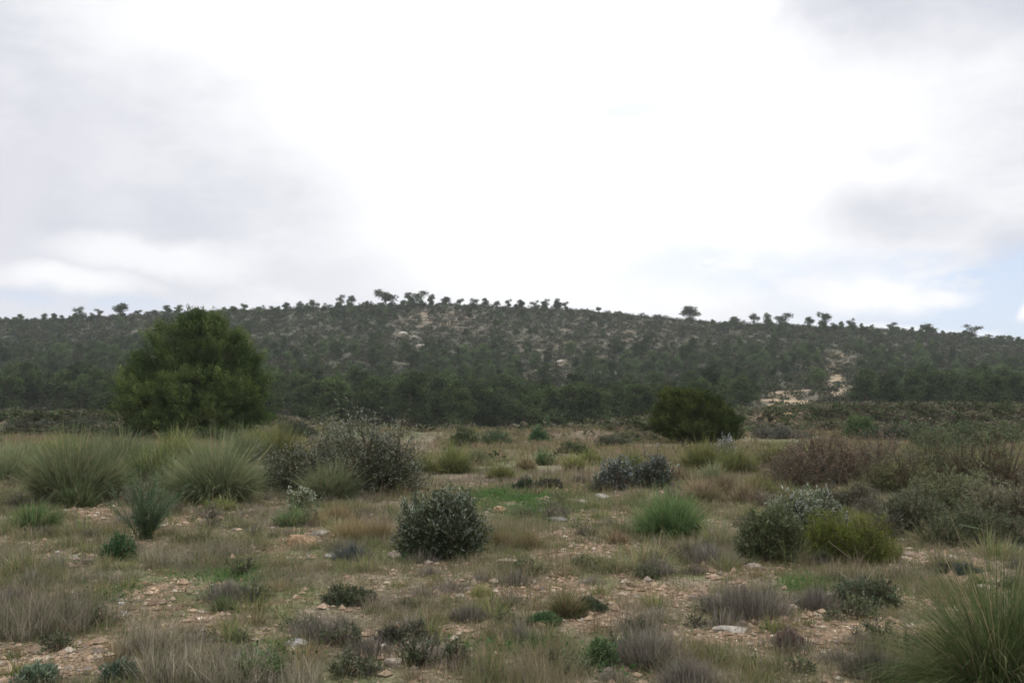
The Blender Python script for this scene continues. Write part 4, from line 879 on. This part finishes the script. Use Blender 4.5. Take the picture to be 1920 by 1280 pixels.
nw = noise(5, 5, .55, (3, 1, 2)); ws = N.new('ShaderNodeVectorMath'); ws.operation = 'SUBTRACT'; L.new(nw.outputs['Color'], ws.inputs[0]); ws.inputs[1].default_value = (.5, .5, .5)
ws2 = N.new('ShaderNodeVectorMath'); ws2.operation = 'SCALE'; L.new(ws.outputs[0], ws2.inputs[0]); ws2.inputs['Scale'].default_value = .10
wd = N.new('ShaderNodeVectorMath'); wd.operation = 'ADD'; L.new(tc.outputs['Generated'], wd.inputs[0]); L.new(ws2.outputs[0], wd.inputs[1])
def dirv(px, py):
    r = ray(px, py); return r / np.linalg.norm(r)
def blob(px, py, wx, wy, s=1.0):
    d = dirv(px, py); a = N.new('ShaderNodeVectorMath'); a.operation = 'SUBTRACT'; L.new(wd.outputs[0], a.inputs[0]); a.inputs[1].default_value = tuple(d)
    b = N.new('ShaderNodeVectorMath'); b.operation = 'MULTIPLY'; L.new(a.outputs[0], b.inputs[0]); b.inputs[1].default_value = (F / wx, 1.2, F / wy)
    c = N.new('ShaderNodeVectorMath'); c.operation = 'LENGTH'; L.new(b.outputs[0], c.inputs[0]); return node('MULTIPLY', mrng(c.outputs['Value'], 0.25, 1.25, 1, 0), s)
def union(bl):
    o = bl[0]
    for q in bl[1:]: o = node('MAXIMUM', o, q)
    return o
grey = union([blob(-60, 330, 520, 270, 1.0), blob(330, 360, 380, 130, .55), blob(120, 420, 330, 110, .8), blob(20, 540, 150, 60, .7), blob(1800, -10, 460, 120, .85), blob(1660, 400, 140, 60, .75), blob(1900, 460, 100, 60, .6), blob(1630, 290, 70, 26, .3), blob(540, 500, 200, 50, .35), blob(-500, 200, 500, 500, 1), blob(2400, 100, 400, 300, .9)])
n1 = noise(7, 7, .58, (0, 2, 5), (1, 1, 1.7))
grey = node('MULTIPLY', grey, mrng(n1.outputs['Fac'], .34, .62, .6, 1.15)); grey = node('MINIMUM', grey, 1.0)
blue = union([blob(1850, 545, 330, 75, 1.2), blob(1905, 590, 200, 66, 1.5), blob(1420, 520, 330, 50, .4), blob(1720, 500, 150, 36, .5), blob(160, 575, 180, 26, .5), blob(1200, 200, 110, 20, .25)])
n2 = noise(14, 8, .6, (4, 0, 1), (1, 1, 2.2)); blue = node('MULTIPLY', blue, mrng(n2.outputs['Fac'], .34, .5, 0.35, 1.0)); 
puff = union([blob(300, 480, 170, 40, .7), blob(150, 530, 130, 34, .8), blob(1640, 548, 150, 46, 1.0), blob(1740, 545, 80, 30, .9), blob(1925, 568, 30, 24, 1.0), blob(1700, 612, 190, 16, .8)])
grey = node('MULTIPLY', grey, node('SUBTRACT', 1.0, puff)); blue = node('MULTIPLY', blue, node('SUBTRACT', 1.0, puff)); blue = node('MINIMUM', blue, .85)
def mixc(f, a, b):
    x = N.new('ShaderNodeMix'); x.data_type = 'RGBA'
    if isinstance(f, (int, float)): x.inputs[0].default_value = f
    else: L.new(f, x.inputs[0])
    for i, v in ((6, a), (7, b)):
        if isinstance(v, tuple): x.inputs[i].default_value = v + (1,)
        else: L.new(v, x.inputs[i])
    return x.outputs[2]
SKYK = .10
skys = N.new('ShaderNodeVectorMath'); skys.operation = 'SCALE'; L.new(sky.outputs[0], skys.inputs[0]); skys.inputs['Scale'].default_value = SKYK
thin = mixc(.75, skys.outputs[0], (.60, .73, .97))
# brighter toward the hidden sun
sd = (math.sin(SUN_AZ) * math.cos(SUN_EL), math.cos(SUN_AZ) * math.cos(SUN_EL), math.sin(SUN_EL))
dt = N.new('ShaderNodeVectorMath'); dt.operation = 'DOT_PRODUCT'; L.new(tc.outputs['Generated'], dt.inputs[0]); dt.inputs[1].default_value = sd
glow = mrng(dt.outputs['Value'], .90, 1, 0, 1.0)
n3 = noise(3.5, 6, .5, (8, 3, 1)); n4 = noise(4.5, 8, .6, (1, 7, 2), (1, 1, 2.4))
cen = mrng(union([blob(1120, 260, 760, 420, 1.0), blob(500, 60, 420, 140, .8), blob(1000, 480, 500, 130, .7)]), 0, .9, 0, 1)
wh = mixc(cen, mixc(mrng(n4.outputs['Fac'], .36, .62, 0, 1), (.80, .815, .875), (1.0, 1.0, 1.02)), (1.08, 1.08, 1.09)); wh = mixc(glow, wh, (1.9, 1.88, 1.85))

gr_ = mixc(mrng(n3.outputs['Fac'], .35, .65, 0, 1), (.60, .63, .715), (.76, .765, .83))
cl = mixc(puff, mixc(grey, wh, gr_), (1.05, 1.05, 1.06)); fin = mixc(blue, cl, thin)
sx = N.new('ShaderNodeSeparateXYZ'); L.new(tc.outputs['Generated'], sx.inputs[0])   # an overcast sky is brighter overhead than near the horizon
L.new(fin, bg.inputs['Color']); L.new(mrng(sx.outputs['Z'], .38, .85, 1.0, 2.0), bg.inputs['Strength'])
sl = bpy.data.lights.new('sun', 'SUN'); sl.energy = 1.3; sl.angle = math.radians(14); sl.color = (1, .96, .90)
so = bpy.data.objects.new('sun', sl); C.objects.link(so)
from mathutils import Vector
so.rotation_euler = Vector(sd).to_track_quat('Z', 'Y').to_euler()

# ------------------------------------------------------------------ render settings
sc.view_settings.view_transform = 'Standard'; sc.view_settings.look = 'None'; sc.view_settings.gamma = 1; sc.view_settings.exposure = 0; sc.view_settings.use_curve_mapping = False
sc.cycles.max_bounces = 5; sc.cycles.diffuse_bounces = 3; sc.cycles.glossy_bounces = 1; sc.cycles.transmission_bounces = 3; sc.cycles.volume_bounces = 0; sc.cycles.transparent_max_bounces = 4
sc.cycles.use_denoising = True; sc.cycles.filter_width = 1.7
sc.render.resolution_x = 1024; sc.render.resolution_y = 682
